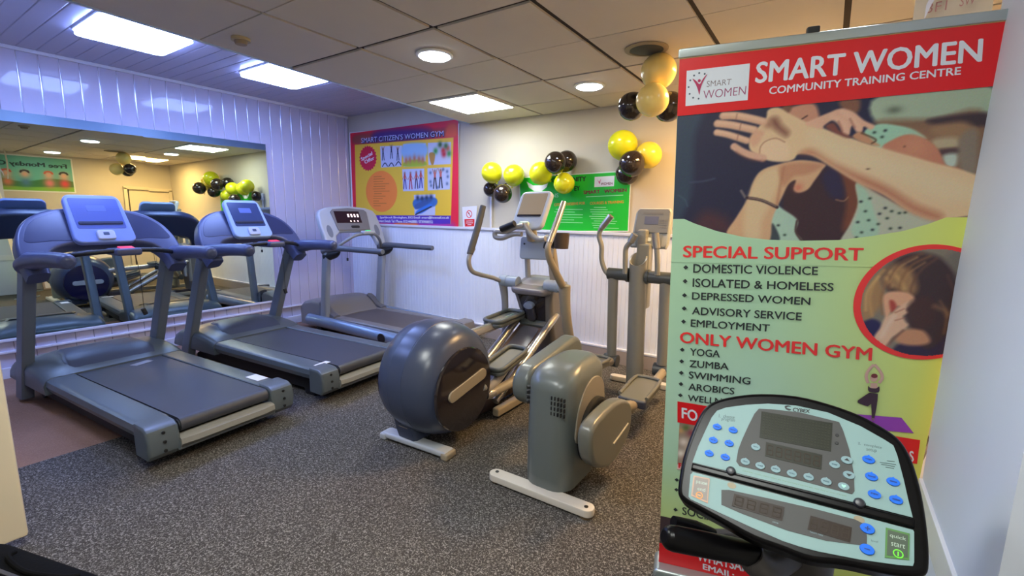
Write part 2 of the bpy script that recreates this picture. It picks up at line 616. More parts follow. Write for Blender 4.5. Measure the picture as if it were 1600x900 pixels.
panel_lamp(-4.28, 1.44, ZL, 0.62, 0.56, 'large bright white panel light on the planked left ceiling, nearer the camera', L_cool, 0.06)
panel_lamp(-4.32, 2.59, ZL, 0.62, 0.56, 'bright white panel light on the planked left ceiling, nearer the red and yellow poster', L_cool, 0.06)
panel_lamp(-4.28, 0.25, ZL, 0.62, 0.56, 'panel light on the planked left ceiling, outside the frame beside the camera', L_cool, 0.06)
panel_lamp(-2.755, 3.405, ZC, 0.55, 0.55, 'square panel light in the tiled ceiling above the red and yellow poster', L_neut)
panel_lamp(-0.33, 3.42, ZC, 0.55, 0.55, 'square warm panel light in the tiled ceiling behind the roll-up banner', L_warm)
panel_lamp(-1.55, 0.5, ZC, 0.55, 0.55, 'added square fill light in the tiled ceiling over the camera, unseen', L_fill)  # this lamp and the next are added unseen to brighten banner and pillar
panel_lamp(-0.33, -0.08, ZC, 0.55, 0.55, 'added square fill light in the tiled ceiling behind the camera, unseen', L_fill)

def downlight(x, y, lab, dif=None):
    t = thing('ceiling_downlight', lab, 'ceiling light', (x, y, ZC), group='round downlights')
    B().lathe([(0.0, 0.0), (0.115, 0.0), (0.115, -0.008), (0.1, -0.014), (0.0, -0.014)], (0, 0, 0), (0, 0, 1), 32).build('rim', M_rim, t)
    B().lathe([(0.0, -0.0145), (0.097, -0.0145), (0.09, -0.019), (0.0, -0.021)], (0, 0, 0), (0, 0, 1), 24).build('diffuser', dif or L_spot, t)

downlight(-2.134, 2.269, 'round white downlight in the tiled ceiling, above the middle of the room')
downlight(-1.606, 3.39, 'round white downlight in the tiled ceiling near the hanging balloons')
downlight(0.0, 2.30, 'round white downlight behind the roll-up banner, seen in the mirror')

t = thing('ceiling_speaker', 'round dark speaker grille set in the tiled ceiling above the balloons', 'speaker', (-0.992, 2.847, ZC))
B().lathe([(0.0, 0.0), (0.125, 0.0), (0.125, -0.006), (0.098, -0.01), (0.098, -0.004), (0.0, -0.004)], (0, 0, 0), (0, 0, 1), 32).build('rim', mat('speaker_rim', (150, 135, 115), 0.5), t)
B().lathe([(0.0, -0.005), (0.095, -0.005), (0.06, -0.011), (0.0, -0.012)], (0, 0, 0), (0, 0, 1), 28).build('grille', mat('speaker_grille', (62, 66, 72), 0.6, bump=0.5, scale=300), t)
sx, sy, sz = [(-2.9021,1.4847,2.37)][0]
t = thing('smoke_detector', 'small beige smoke detector on the tiled ceiling near its dropped edge', 'smoke detector', (sx, sy, ZC))
B().lathe([(0.0, 0.0), (0.05, 0.0), (0.05, -0.015), (0.0, -0.016)], (0, 0, 0), (0, 0, 1), 24).build('base', mat('detector_plastic', (176, 160, 128), 0.5), t)
B().lathe([(0.0, -0.016), (0.036, -0.016), (0.03, -0.034), (0.0, -0.036)], (0, 0, 0), (0, 0, 1), 24).build('sensor_cap', mat('detector_cap', (150, 128, 100), 0.5), t)

# ---------------------------------------------------------------- wall mirrors
for y0, y1, lab, a in ((-0.6, 1.8195, 'tall frameless wall mirror on the left wall behind the nearest treadmill', (0.3, -0.2)), (1.8205, 2.985, 'tall frameless wall mirror on the left wall behind the second treadmill', (0.4, -0.6))):
    o = B().box((0, (y1 - y0) / 2, 0.907), (0.006, y1 - y0, 1.814)).build('wall_mirror', M_mirror)
    o.location = (XL + (0.016 if a[0] < 0.35 else 0.018), y0, 0.332)
    o.rotation_euler = (0, math.radians(-a[0]), math.radians(a[1]))
    tag(o, lab, 'mirror', 'wall mirrors')

# ---------------------------------------------------------------- things on the back wall
FW = Frame((0, YB, 0), (1, 0, 0), (0, 0, 1))

# large red and yellow gym poster
P = [(-5.4435,2.4438),(-3.5189,2.3847),(-3.5707,1.2169),(-5.4773,1.2286)]
P = [(max(x, XL + 0.012), z) for x, z in P]
t = thing('gym_poster', 'large glossy red and yellow gym poster on the back wall above the far treadmill', 'poster', ((P[0][0] + P[1][0]) / 2, YB - 0.004, P[2][1]))
flat(P, FW, 0.003, mat('white_poster_paper', (232, 228, 226), 0.35), 'paper', t, 0.001)
ink = Ink(P[0][0] + 0.02, 1.235, -3.535, 2.43, 0.0042, (236, 34, 62))
TT = [(-5.3127,2.4007),(-4.7613,2.3889),(-3.7871,2.3457),(-3.5751,2.3554),(-3.5755,2.2727),(-3.788,2.2611),(-4.7661,2.2726),(-5.3198,2.2784)]
ink.fill(TT, (150, 70, 60), 0.03)
ink.fill([(-4.8808,2.4142),(-4.0911,2.3858),(-3.9894,2.2763),(-4.8868,2.281)], (70, 40, 120), 0.05)
ink.fill([(-3.6893,2.3862),(-3.5562,2.3812),(-3.5568,2.2436),(-3.7292,2.2566)], (235, 90, 40), 0.03)
ink.fill([(-4.8531,1.3599),(-4.1665,1.3541),(-3.6981,1.3022),(-3.6988,1.2204),(-4.8084,1.2451)], (160, 60, 170), 0.05)
ink.fill([(-4.5653,1.2915),(-4.2227,1.2987),(-4.2248,1.2125),(-4.5678,1.2187)], (235, 110, 50), 0.03)
ink.fill([(-5.3345,2.2761),(-3.6041,2.2416),(-3.6507,1.2737),(-5.3605,1.3441)], (242, 196, 52), 0.004, smooth=False)
ink.fill([(-5.36,1.3528),(-3.6501,1.3695),(-3.6567,1.2735),(-5.3655,1.2574)], (88, 50, 176), 0.005, smooth=False)
# six little printed pictures
for q in ([(-4.8356,2.2255),(-4.4342,2.2078),(-4.4544,1.9589),(-4.8287,1.9611)], [(-4.4169,2.2225),(-4.035,2.2092),(-4.0462,1.9491),(-4.4139,1.9518)], [(-4.0019,2.2098),(-3.6407,2.1954),(-3.6462,1.9519),(-3.997,1.9551)], [(-4.4429,1.9261),(-4.0647,1.9187),(-4.0739,1.6615),(-4.4341,1.6581)], [(-4.0132,1.9211),(-3.6522,1.9173),(-3.6608,1.6678),(-4.0137,1.6621)], [(-4.246,1.6117),(-3.8877,1.6165),(-3.8973,1.3719),(-4.241,1.3639)]):
    ink.fill(q, (196, 200, 224), 0.004, smooth=False)
def figure(c, s, top, leg, pose=0):
    x, z = c
    s *= 0.8
    ink.blob((x, z + 0.105 * s), 0.016 * s, (150, 100, 80))
    ink.stroke([(x, z + 0.08 * s), (x, z + 0.02 * s)], 0.034 * s, top)
    ink.stroke([(x - 0.01 * s, z + 0.02 * s), (x - 0.025 * s, z - 0.1 * s)], 0.018 * s, leg)
    ink.stroke([(x + 0.01 * s, z + 0.02 * s), (x + 0.025 * s, z - 0.1 * s)], 0.018 * s, leg)
    if pose == 0:
        ink.stroke([(x - 0.015 * s, z + 0.07 * s), (x - 0.045 * s, z + 0.02 * s)], 0.01 * s, (180, 130, 110))
        ink.stroke([(x + 0.015 * s, z + 0.07 * s), (x + 0.045 * s, z + 0.02 * s)], 0.01 * s, (180, 130, 110))
    else:
        ink.stroke([(x - 0.015 * s, z + 0.07 * s), (x - 0.04 * s, z + 0.13 * s)], 0.01 * s, (180, 130, 110))
        ink.stroke([(x + 0.015 * s, z + 0.07 * s), (x + 0.04 * s, z + 0.13 * s)], 0.01 * s, (180, 130, 110))
for c in [(-4.7842,2.1247),(-4.6293,2.1393),(-4.5146,2.1096)]:
    figure(c, 0.9, (40, 50, 80), (40, 50, 80), 1)
for c in [(-4.7531,2.0047),(-4.6345,1.9994),(-4.5065,2.009)]:
    ink.stroke([(c[0] - 0.05, c[1] - 0.03), (c[0], c[1] + 0.01), (c[0] + 0.045, c[1] - 0.03)], 0.014, (45, 50, 80))
ink.fill([(-4.393,2.0114),(-4.2269,2.0336),(-4.0567,2.0028),(-4.0577,1.9511),(-4.4058,1.9584)], (170, 196, 40), 0.01)
ink.fill([(-4.4093,2.2175),(-4.0425,2.2002),(-4.0451,2.0612),(-4.4138,2.0658)], (150, 190, 225), 0.02)
for c in [(-4.3702,2.0255),(-4.3035,2.0298),(-4.2267,2.041),(-4.1516,2.0298),(-4.088,2.0192)]:
    ink.blob(c, 0.03, (190, 120, 90), ry=0.045)
ink.fill([(-3.9823,2.087),(-3.8903,2.0818),(-3.9124,1.9668),(-3.9534,1.9686)], (190, 140, 60), 0.006)
for c, col in zip([(-3.8798,2.1101),(-3.76,2.1101),(-3.6914,2.1271),(-3.7203,2.1572),(-3.8088,2.1773),(-3.6724,2.0694),(-3.7506,2.0668)], [(60, 150, 60), (210, 50, 40), (220, 90, 70), (60, 110, 50), (50, 90, 40), (70, 140, 60), (200, 40, 50)]):
    ink.blob(c, 0.034, col)
for c, a in zip([(-4.3998,1.7811),(-4.2992,1.7785),(-4.2003,1.7836),(-4.1247,1.7891)], [(60, 60, 140), (180, 40, 60), (60, 50, 90), (60, 60, 150)]):
    figure(c, 1.15, (190, 70, 70), a, 0)
for c in [(-3.8946,1.7829),(-3.8033,1.7878)]:
    figure(c, 1.2, (210, 110, 100), (40, 40, 50), 1)
for c in [(-3.9653,1.8662),(-3.967,1.7626),(-3.9574,1.7179),(-3.7033,1.8714),(-3.6939,1.8136),(-3.7044,1.7345),(-3.855,1.6937),(-3.7623,1.8952)]:
    ink.blob(c, 0.018, (90, 110, 150))
ink.fill([(-4.2386,1.5547),(-3.8975,1.5757),(-3.8989,1.4786),(-4.2192,1.4465)], (60, 110, 180), 0.01)
ink.fill([(-4.2205,1.3922),(-4.1646,1.4391),(-3.9923,1.5009),(-3.9508,1.4784),(-4.1114,1.3935)], (50, 120, 215), 0.008)
ink.fill([(-4.2291,1.4929),(-4.023,1.5538),(-3.9604,1.531),(-4.1974,1.4389)], (60, 90, 150), 0.008)
ink.stroke([(-4.2209,1.3766),(-3.9614,1.4708)], 0.02, (40, 50, 80))
for c in [(-4.1833,1.5774),(-4.1078,1.5694),(-4.0331,1.5765),(-3.9595,1.5836)]:
    ink.blob(c, 0.03, (40, 50, 80))
oc = [(-4.8403,1.6604)][0]
ink.fill(ellipse(oc, 0.30, 0.26, 28), (255, 140, 52), 0.004)
for k in range(13):
    v = oc[1] + 0.19 - k * 0.031
    u = oc[0] - 0.15 + random.uniform(-0.01, 0.02)
    ink.stroke([(u, v), (u + random.uniform(0.08, 0.3), v)], 0.006, (150, 84, 30), a=0.7)
ink.build('printed_sheet', FW, 0.0046, t)
sc_ = [(-5.0782,2.0885)][0]
st = []
for k in range(44):
    a = 2 * math.pi * k / 44
    rr = 0.165 if k % 2 else 0.145
    st.append((sc_[0] + rr * 1.08 * math.cos(a), sc_[1] + rr * math.sin(a)))
flat(st, FW, 0.0052, mat('crimson_print', (214, 20, 60), 0.4), 'star_badge', t)
M_wtxt = mat('white_print', (236, 234, 238), 0.5)
M_navy = mat('navy_print', (40, 36, 84), 0.5)
text('Special', [(-5.2015,2.0456),(-4.981,2.1157),(-4.997,2.1728),(-5.2244,2.1043)], FW, 0.0062, M_wtxt, t, 0.01)
text('Offer', [(-5.1382,2.018),(-4.9458,2.0697),(-4.9623,2.1147),(-5.1551,2.0639)], FW, 0.0062, M_wtxt, t, 0.01)
q = [(-5.2012,2.2907),(-3.7535,2.269),(-3.7529,2.3302),(-5.1976,2.3554)]
text("SMART CITIZEN'S WOMEN GYM", [(a + 0.012, b - 0.012) for a, b in q], FW, 0.0054, M_navy, t, 0.03)
text("SMART CITIZEN'S WOMEN GYM", q, FW, 0.0062, mat('lilac_print', (196, 200, 238), 0.5), t, 0.0)
text('Sparkbrook Birmingham, B12 Email: smart@hotmail.co.uk', [(-4.8803,1.3073),(-3.6731,1.3279),(-3.6729,1.3604),(-4.8786,1.3447)], FW, 0.0054, M_wtxt, t, 0.012)
text('Contact Details Tel / Phone: 01214468888 / 07309088552', [(-4.9449,1.2669),(-3.9331,1.2743),(-3.9326,1.3078),(-4.9434,1.3003)], FW, 0.0054, M_wtxt, t, 0.012)

# small red and white prohibition sign
q = [(-3.4787,1.4693),(-3.2612,1.4844),(-3.2919,1.2147),(-3.4649,1.2129)]
t = thing('prohibition_sign', 'small white sign with a red prohibition circle on the back wall beside the large poster', 'sign', (q[0][0], YB - 0.004, q[2][1]))
flat(q, FW, 0.002, mat('white_sign_board', (228, 226, 232), 0.4), 'board', t, 0.003)
M_redp = mat('red_print', (222, 30, 34), 0.45)
c = [(-3.3755,1.3915)][0]
ring = B()
for k in range(24):
    a0, a1 = 2 * math.pi * k / 24, 2 * math.pi * (k + 1) / 24
    ring.prism([(c[0] + r_ * math.cos(a_), c[1] + r_ * math.sin(a_)) for r_, a_ in ((0.043, a0), (0.043, a1), (0.034, a1), (0.034, a0))][::-1], FW, 0.0052, 0.006)
ring.prism([(c[0] - 0.03, c[1] + 0.024), (c[0] - 0.024, c[1] + 0.03), (c[0] + 0.03, c[1] - 0.024), (c[0] + 0.024, c[1] - 0.03)], FW, 0.0052, 0.0062)
ring.build('prohibition_ring', M_redp, t, world=True)
flat(ellipse((c[0] - 0.004, c[1] + 0.008), 0.009, 0.009, 12), FW, 0.0051, M_dark, 'pictogram', t)
flat([(-3.4458,1.3329),(-3.297,1.3393),(-3.3013,1.2573),(-3.4364,1.25)], FW, 0.0052, M_redp, 'red_panel', t)
for L in ([(-3.4175,1.3119),(-3.3245,1.316)], [(-3.4222,1.2901),(-3.3198,1.2947)], [(-3.3987,1.2705),(-3.3428,1.2734)]):
    flat([(L[0][0], L[0][1] - 0.004), (L[1][0], L[1][1] - 0.004), (L[1][0], L[1][1] + 0.004), (L[0][0], L[0][1] + 0.004)], FW, 0.0061, M_wtxt, 'text_line', t)

# white switch box with its conduit
q = [(-3.0636,1.6319)][0]
t = thing('wall_switch', 'white switch box with a white conduit running down the back wall beside the prohibition sign', 'switch', (q[0], YB, DADO))
B().box((q[0], YB - 0.02, q[1] + 0.02), (0.075, 0.04, 0.11), bev=0.006).build('switch_box', M_trim, t, world=True)
B().box((q[0], YB - 0.01, (q[1] - 0.03 + DADO + 0.02) / 2), (0.022, 0.02, q[1] - 0.05 - DADO), bev=0.003).build('conduit', M_trim, t, world=True)

# green community poster
Q = [(-2.7142,1.7772),(-1.5109,1.8027),(-1.5065,1.2572),(-2.67,1.2145)]
t = thing('community_poster', 'bright green community poster on the back wall behind the elliptical consoles', 'poster', (Q[0][0], YB - 0.004, Q[2][1]))
flat(Q, FW, 0.002, mat('white_poster_edge', (226, 232, 226), 0.4), 'paper', t, 0.001)
flat([(-2.706,1.7672),(-1.5192,1.793),(-1.516,1.2656),(-2.6622,1.2248)], FW, 0.0032, mat('green_print', (28, 190, 44), 0.4), 'green_sheet', t)
M_black = mat('black_print', (30, 30, 34), 0.5)
M_mar = mat('maroon_print', (126, 20, 48), 0.5)
M_och = mat('ochre_print', (206, 150, 40), 0.5)
M_pale = mat('pale_green_print', (150, 226, 160), 0.5)
text('COMMUNITY', [(-2.3251,1.7128),(-1.9505,1.7177),(-1.9525,1.7633),(-2.3265,1.7563)], FW, 0.0042, M_black, t, 0.02)
text('EY', [(-2.0715,1.6301),(-2.0104,1.6328),(-2.0122,1.6761),(-2.0733,1.6737)], FW, 0.0042, M_black, t, 0.02)
text('NS', [(-2.3129,1.566),(-2.2408,1.5686),(-2.2422,1.609),(-2.3143,1.6067)], FW, 0.0042, M_pale, t, 0.015)
flat([(-1.8638,1.7547),(-1.6682,1.7597),(-1.6695,1.6658),(-1.8626,1.6619)], FW, 0.0042, M_wtxt, 'logo_panel', t)
text('WOMEN', [(-1.7989,1.6771),(-1.6826,1.6805),(-1.6838,1.7035),(-1.8001,1.7005)], FW, 0.0052, M_mar, t, 0.01)
flat([(-1.8336,1.7305),(-1.8164,1.7067),(-1.7986,1.7353),(-1.8122,1.6861)], FW, 0.0052, mat('magenta_print', (200, 30, 120), 0.5), 'logo_figure', t)
text('SMART', [(-1.9718,1.5957),(-1.8017,1.6028),(-1.8034,1.6368),(-1.9733,1.6311)], FW, 0.0042, M_mar, t, 0.02)
text('WOMEN', [(-1.7635,1.6047),(-1.5448,1.6136),(-1.5466,1.6465),(-1.7652,1.6386)], FW, 0.0042, M_mar, t, 0.02)
flat([(-1.9439,1.5685),(-1.5762,1.582),(-1.5765,1.5889),(-1.9442,1.5757)], FW, 0.0042, M_pale, 'underline', t)
text('CITIZENS DESERVE FOR', [(-2.2883,1.4812),(-1.9509,1.5006),(-1.9521,1.5277),(-2.2892,1.5095)], FW, 0.0042, M_och, t, 0.02)
text('COURSES & TRAINING', [(-1.9009,1.4977),(-1.5663,1.5127),(-1.5677,1.5385),(-1.9021,1.5246)], FW, 0.0042, M_och, t, 0.02)
wl = B()
rows_l = [(-2.2873,1.4529),(-2.2864,1.4277),(-2.2856,1.4024),(-2.2847,1.3772),(-2.2839,1.3518),(-2.283,1.3265),(-1.9064,1.4737),(-1.9055,1.4527),(-1.9045,1.4316),(-1.9036,1.4105),(-1.9026,1.3894),(-1.9017,1.3683),(-1.9007,1.3472),(-1.8997,1.326),(-1.8988,1.3048),(-1.8978,1.2835)]
for u, v in rows_l:
    wl.prism(rect(u + random.uniform(0, .05), v - 0.003, u + random.uniform(0.14, 0.34), v + 0.003), FW, 0.0042, 0.0048)
wl.build('text_lines', M_pale, t, world=True)
cw = [(-2.4877,1.7008)][0]
flat([(cw[0] + a, cw[1] + b) for a, b in ((-0.13, 0.03), (-0.1, -0.03), (-0.03, -0.07), (0.05, -0.07), (0.11, -0.03), (0.13, 0.03), (0.06, -0.01), (-0.05, -0.01))], FW, 0.0042, M_wtxt, 'crescent_mark', t)

# ---------------------------------------------------------------- balloons
M_yel = mat('yellow_latex', (220, 220, 34), 0.2, spec=0.6)
M_pyel = mat('pale_yellow_latex', (252, 222, 134), 0.22, spec=0.6)
M_blk = mat('black_latex', (44, 34, 28), 0.12, spec=0.7)
for m_ in (M_yel, M_pyel):
    m_.node_tree.nodes['Principled BSDF'].inputs['Subsurface Weight'].default_value = 0.25
    m_.node_tree.nodes['Principled BSDF'].inputs['Subsurface Radius'].default_value = (0.05, 0.04, 0.01)
def balloon(p, r, m, lab, d=(0, 0, 1), group='yellow and black balloons on the back wall'):
    t = thing('balloon', lab, 'balloon', p, group=group)
    prof = []
    for k in range(19):
        a = math.pi * k / 18
        h = -math.cos(a)
        q = math.sin(a)
        if h < 0:
            q *= 1 + 0.1 * h
            h *= 1.05
        prof.append((r * q if 0 < k < 18 else 0, r * h))
    B().lathe(prof, (0, 0, 0), d, 28).build('envelope', m, t, angle=80)
    D = Vector(d).normalized()
    B().lathe([(0.0, -r * 1.1), (0.007, -r * 1.12), (0.006, -r * 1.15), (0.013, -r * 1.2), (0.0, -r * 1.2)], (0, 0, 0), d, 12).build('knot', m, t)
wb_ = [
 ([(-2.9305,3.95,1.8164)], .108, M_yel, 'yellow balloon at the far left end of the wall garland', (-.5, 0, .8)),
 ([(-2.6911,4,1.7861)], .108, M_yel, 'yellow balloon second from the left in the wall garland', (.3, -.2, .9)),
 ([(-2.7117,3.84,1.5977)], .093, M_blk, 'black balloon hanging under the two leftmost yellow balloons, the front one', (0, -.4, -.8)),
 ([(-3.0173,4.05,1.6576)], .08, M_blk, 'black balloon under the leftmost yellow balloon, half hidden', (-.6, 0, -.7)),
 ([(-2.3641,3.98,1.7923)], .112, M_yel, 'yellow balloon left of the middle pair of black balloons, above the white crescent', (-.7, 0, .5)),
 ([(-2.1303,3.84,1.8702)], .1, M_blk, 'front black balloon of the middle pair above the green poster', (0, -.3, .9)),
 ([(-2.111,4.02,1.8984)], .1, M_blk, 'rear black balloon of the middle pair above the green poster', (.6, 0, .8)),
 ([(-2.1113,3.99,1.6931)], .099, M_yel, 'yellow balloon below the middle pair of black balloons, on the green poster', (.3, -.2, -.8)),
 ([(-1.5522,3.99,2.0033)], .128, M_yel, 'yellow balloon at the top of the right-hand wall cluster', (-.2, 0, .9)),
 ([(-1.3252,4,1.9085)], .112, mat('warm_yellow_latex', (236, 208, 70), 0.2), 'yellow balloon at the right of the right-hand wall cluster', (.8, 0, .3)),
 ([(-1.4052,3.84,1.8276)], .107, M_blk, 'front black balloon of the right-hand wall cluster', (0, -.5, .6)),
 ([(-1.5151,4.03,1.7671)], .1, M_blk, 'lower black balloon of the right-hand wall cluster', (-.2, 0, -.9)),
]
for p, r, m, lab, d in wb_:
    balloon(p[0], r, m, lab, d)
for p, r, m, lab, d in [
 ([(-0.9549,2.98,2.27)], .106, M_pyel, 'pale yellow balloon at the top of the cluster hanging from the ceiling', (.15, 0, 1)),
 ([(-0.9457,2.87,2.0837)], .096, M_pyel, 'pale yellow balloon at the front of the cluster hanging from the ceiling', (0, -.5, -.8)),
 ([(-1.1184,3,2.091)], .088, M_blk, 'black balloon at the left of the cluster hanging from the ceiling', (-.8, 0, -.5)),
 ([(-0.8958,3.03,2.0704)], .092, M_blk, 'black balloon at the right of the cluster hanging from the ceiling, half behind the banner', (.8, 0, -.5))]:
    balloon(p[0], r, m, lab, d, 'balloons hanging from the ceiling')

# ---------------------------------------------------------------- things seen in the mirror
FR_ = Frame((XR, 0, 0), (0, -1, 0), (0, 0, 1))
t = thing('holiday_club_banner', 'wide pale green banner with printed children, high on the right-hand wall', 'banner', (XR - 0.004, 1.95, 1.72))
ink = Ink(-2.68, 1.74, -1.2, 2.32, 0.01, (96, 178, 158))
ink.fill([(-2.72, 1.90), (-2.4, 1.96), (-2.0, 1.89), (-1.6, 1.97), (-1.15, 1.9), (-1.15, 1.7), (-2.72, 1.7)], (54, 120, 60), 0.01)
ink.fill([(-2.72, 1.82), (-2.0, 1.80), (-1.15, 1.83), (-1.15, 1.7), (-2.72, 1.7)], (120, 180, 60), 0.01)
for u, c, h in ((-2.56, (220, 60, 70), (40, 30, 30)), (-2.36, (226, 120, 120), (200, 90, 60)), (-2.06, (70, 120, 150), (50, 34, 34)), (-1.84, (210, 120, 90), (190, 80, 60)), (-1.5, (200, 70, 90), (40, 30, 30))):
    ink.blob((u, 1.88), 0.075, c, ry=0.08)
    ink.blob((u, 2.02), 0.062, (226, 160, 130))
    ink.stroke([(u - 0.05, 2.05), (u - 0.03, 2.075), (u + 0.03, 2.075), (u + 0.05, 2.05)], 0.03, h)
ink.build('printed_sheet', FR_, 0.006, t)
B().prism(rect(-2.70, 1.72, -1.18, 2.34), FR_, 0.002, 0.005).build('cloth', mat('banner_cloth', (220, 226, 220), 0.6), t, world=True)
text('Free Monday Club For', (-2.62, 2.13, -1.35, 2.23), FR_, 0.008, mat('teal_print', (24, 60, 60), 0.5), t, 0.02)
M_board = mat('white_board_panel', (214, 208, 200), 0.4)
M_bfr = mat('board_frame', (150, 132, 112), 0.5)
for k, (y, w, h, lab) in enumerate(((2.3, 0.5, 0.95, 'white framed board leaning on the right-hand wall under the green banner'), (2.95, 0.42, 0.85, 'white framed board leaning on the right-hand wall by the door'))):
    t = thing('leaning_board', lab, 'board', (XR - 0.2, y, 0), group='boards leaning on the right-hand wall')
    rot = Matrix.Rotation(math.radians(11), 3, 'Y')
    B().box(rot @ Vector((0, 0, h / 2)) + Vector((0.0, 0, 0.004)), (0.012, w - 0.04, h - 0.04), rot).build('panel', M_board, t)
    fb = B()
    for s in (-1, 1):
        fb.box(rot @ Vector((0, s * (w / 2 - 0.01), h / 2)) + Vector((0, 0, 0.004)), (0.025, 0.03, h), rot, 0.003)
    for z in (0.015, h - 0.015):
        fb.box(rot @ Vector((0, 0, z)) + Vector((0, 0, 0.004)), (0.025, w, 0.03), rot, 0.003)
    fb.build('frame', M_bfr, t)

# ---------------------------------------------------------------- treadmills
M_tgrey = mat('treadmill_grey_plastic', (84, 92, 97), 0.34, bump=0.05, scale=400)
M_tdark = mat('treadmill_dark_grey', (66, 72, 90), 0.4, bump=0.05, scale=400)
M_upr = mat('treadmill_upright_paint', (96, 104, 116), 0.36, bump=0.03, scale=300)
M_shell = mat('treadmill_shell_plastic', (68, 74, 104), 0.34, bump=0.05, scale=350)
M_pocket = mat('treadmill_pocket_plastic', (48, 52, 80), 0.25)
M_belt = mat('running_belt', (60, 62, 70), 0.5, bump=0.25, scale=500, vary=0.12)
M_black = mat('black_rubber', (22, 22, 25), 0.5)
M_bez = mat('console_bezel_plastic', (122, 140, 200), 0.3)
M_scr = mat('console_screen', (86, 100, 164), 0.22)
M_slot = mat('console_slot', (26, 28, 54), 0.4)
M_steel = mat('brushed_steel', (178, 176, 172), 0.28, metal=0.9)
M_red = mat('red_stop_button', (224, 32, 52), 0.35, emit=(1, 0.05, 0.1), strength=0.25)
M_white = mat('white_label', (222, 222, 224), 0.45)
M_frame = mat('black_chassis', (20, 20, 22), 0.6)

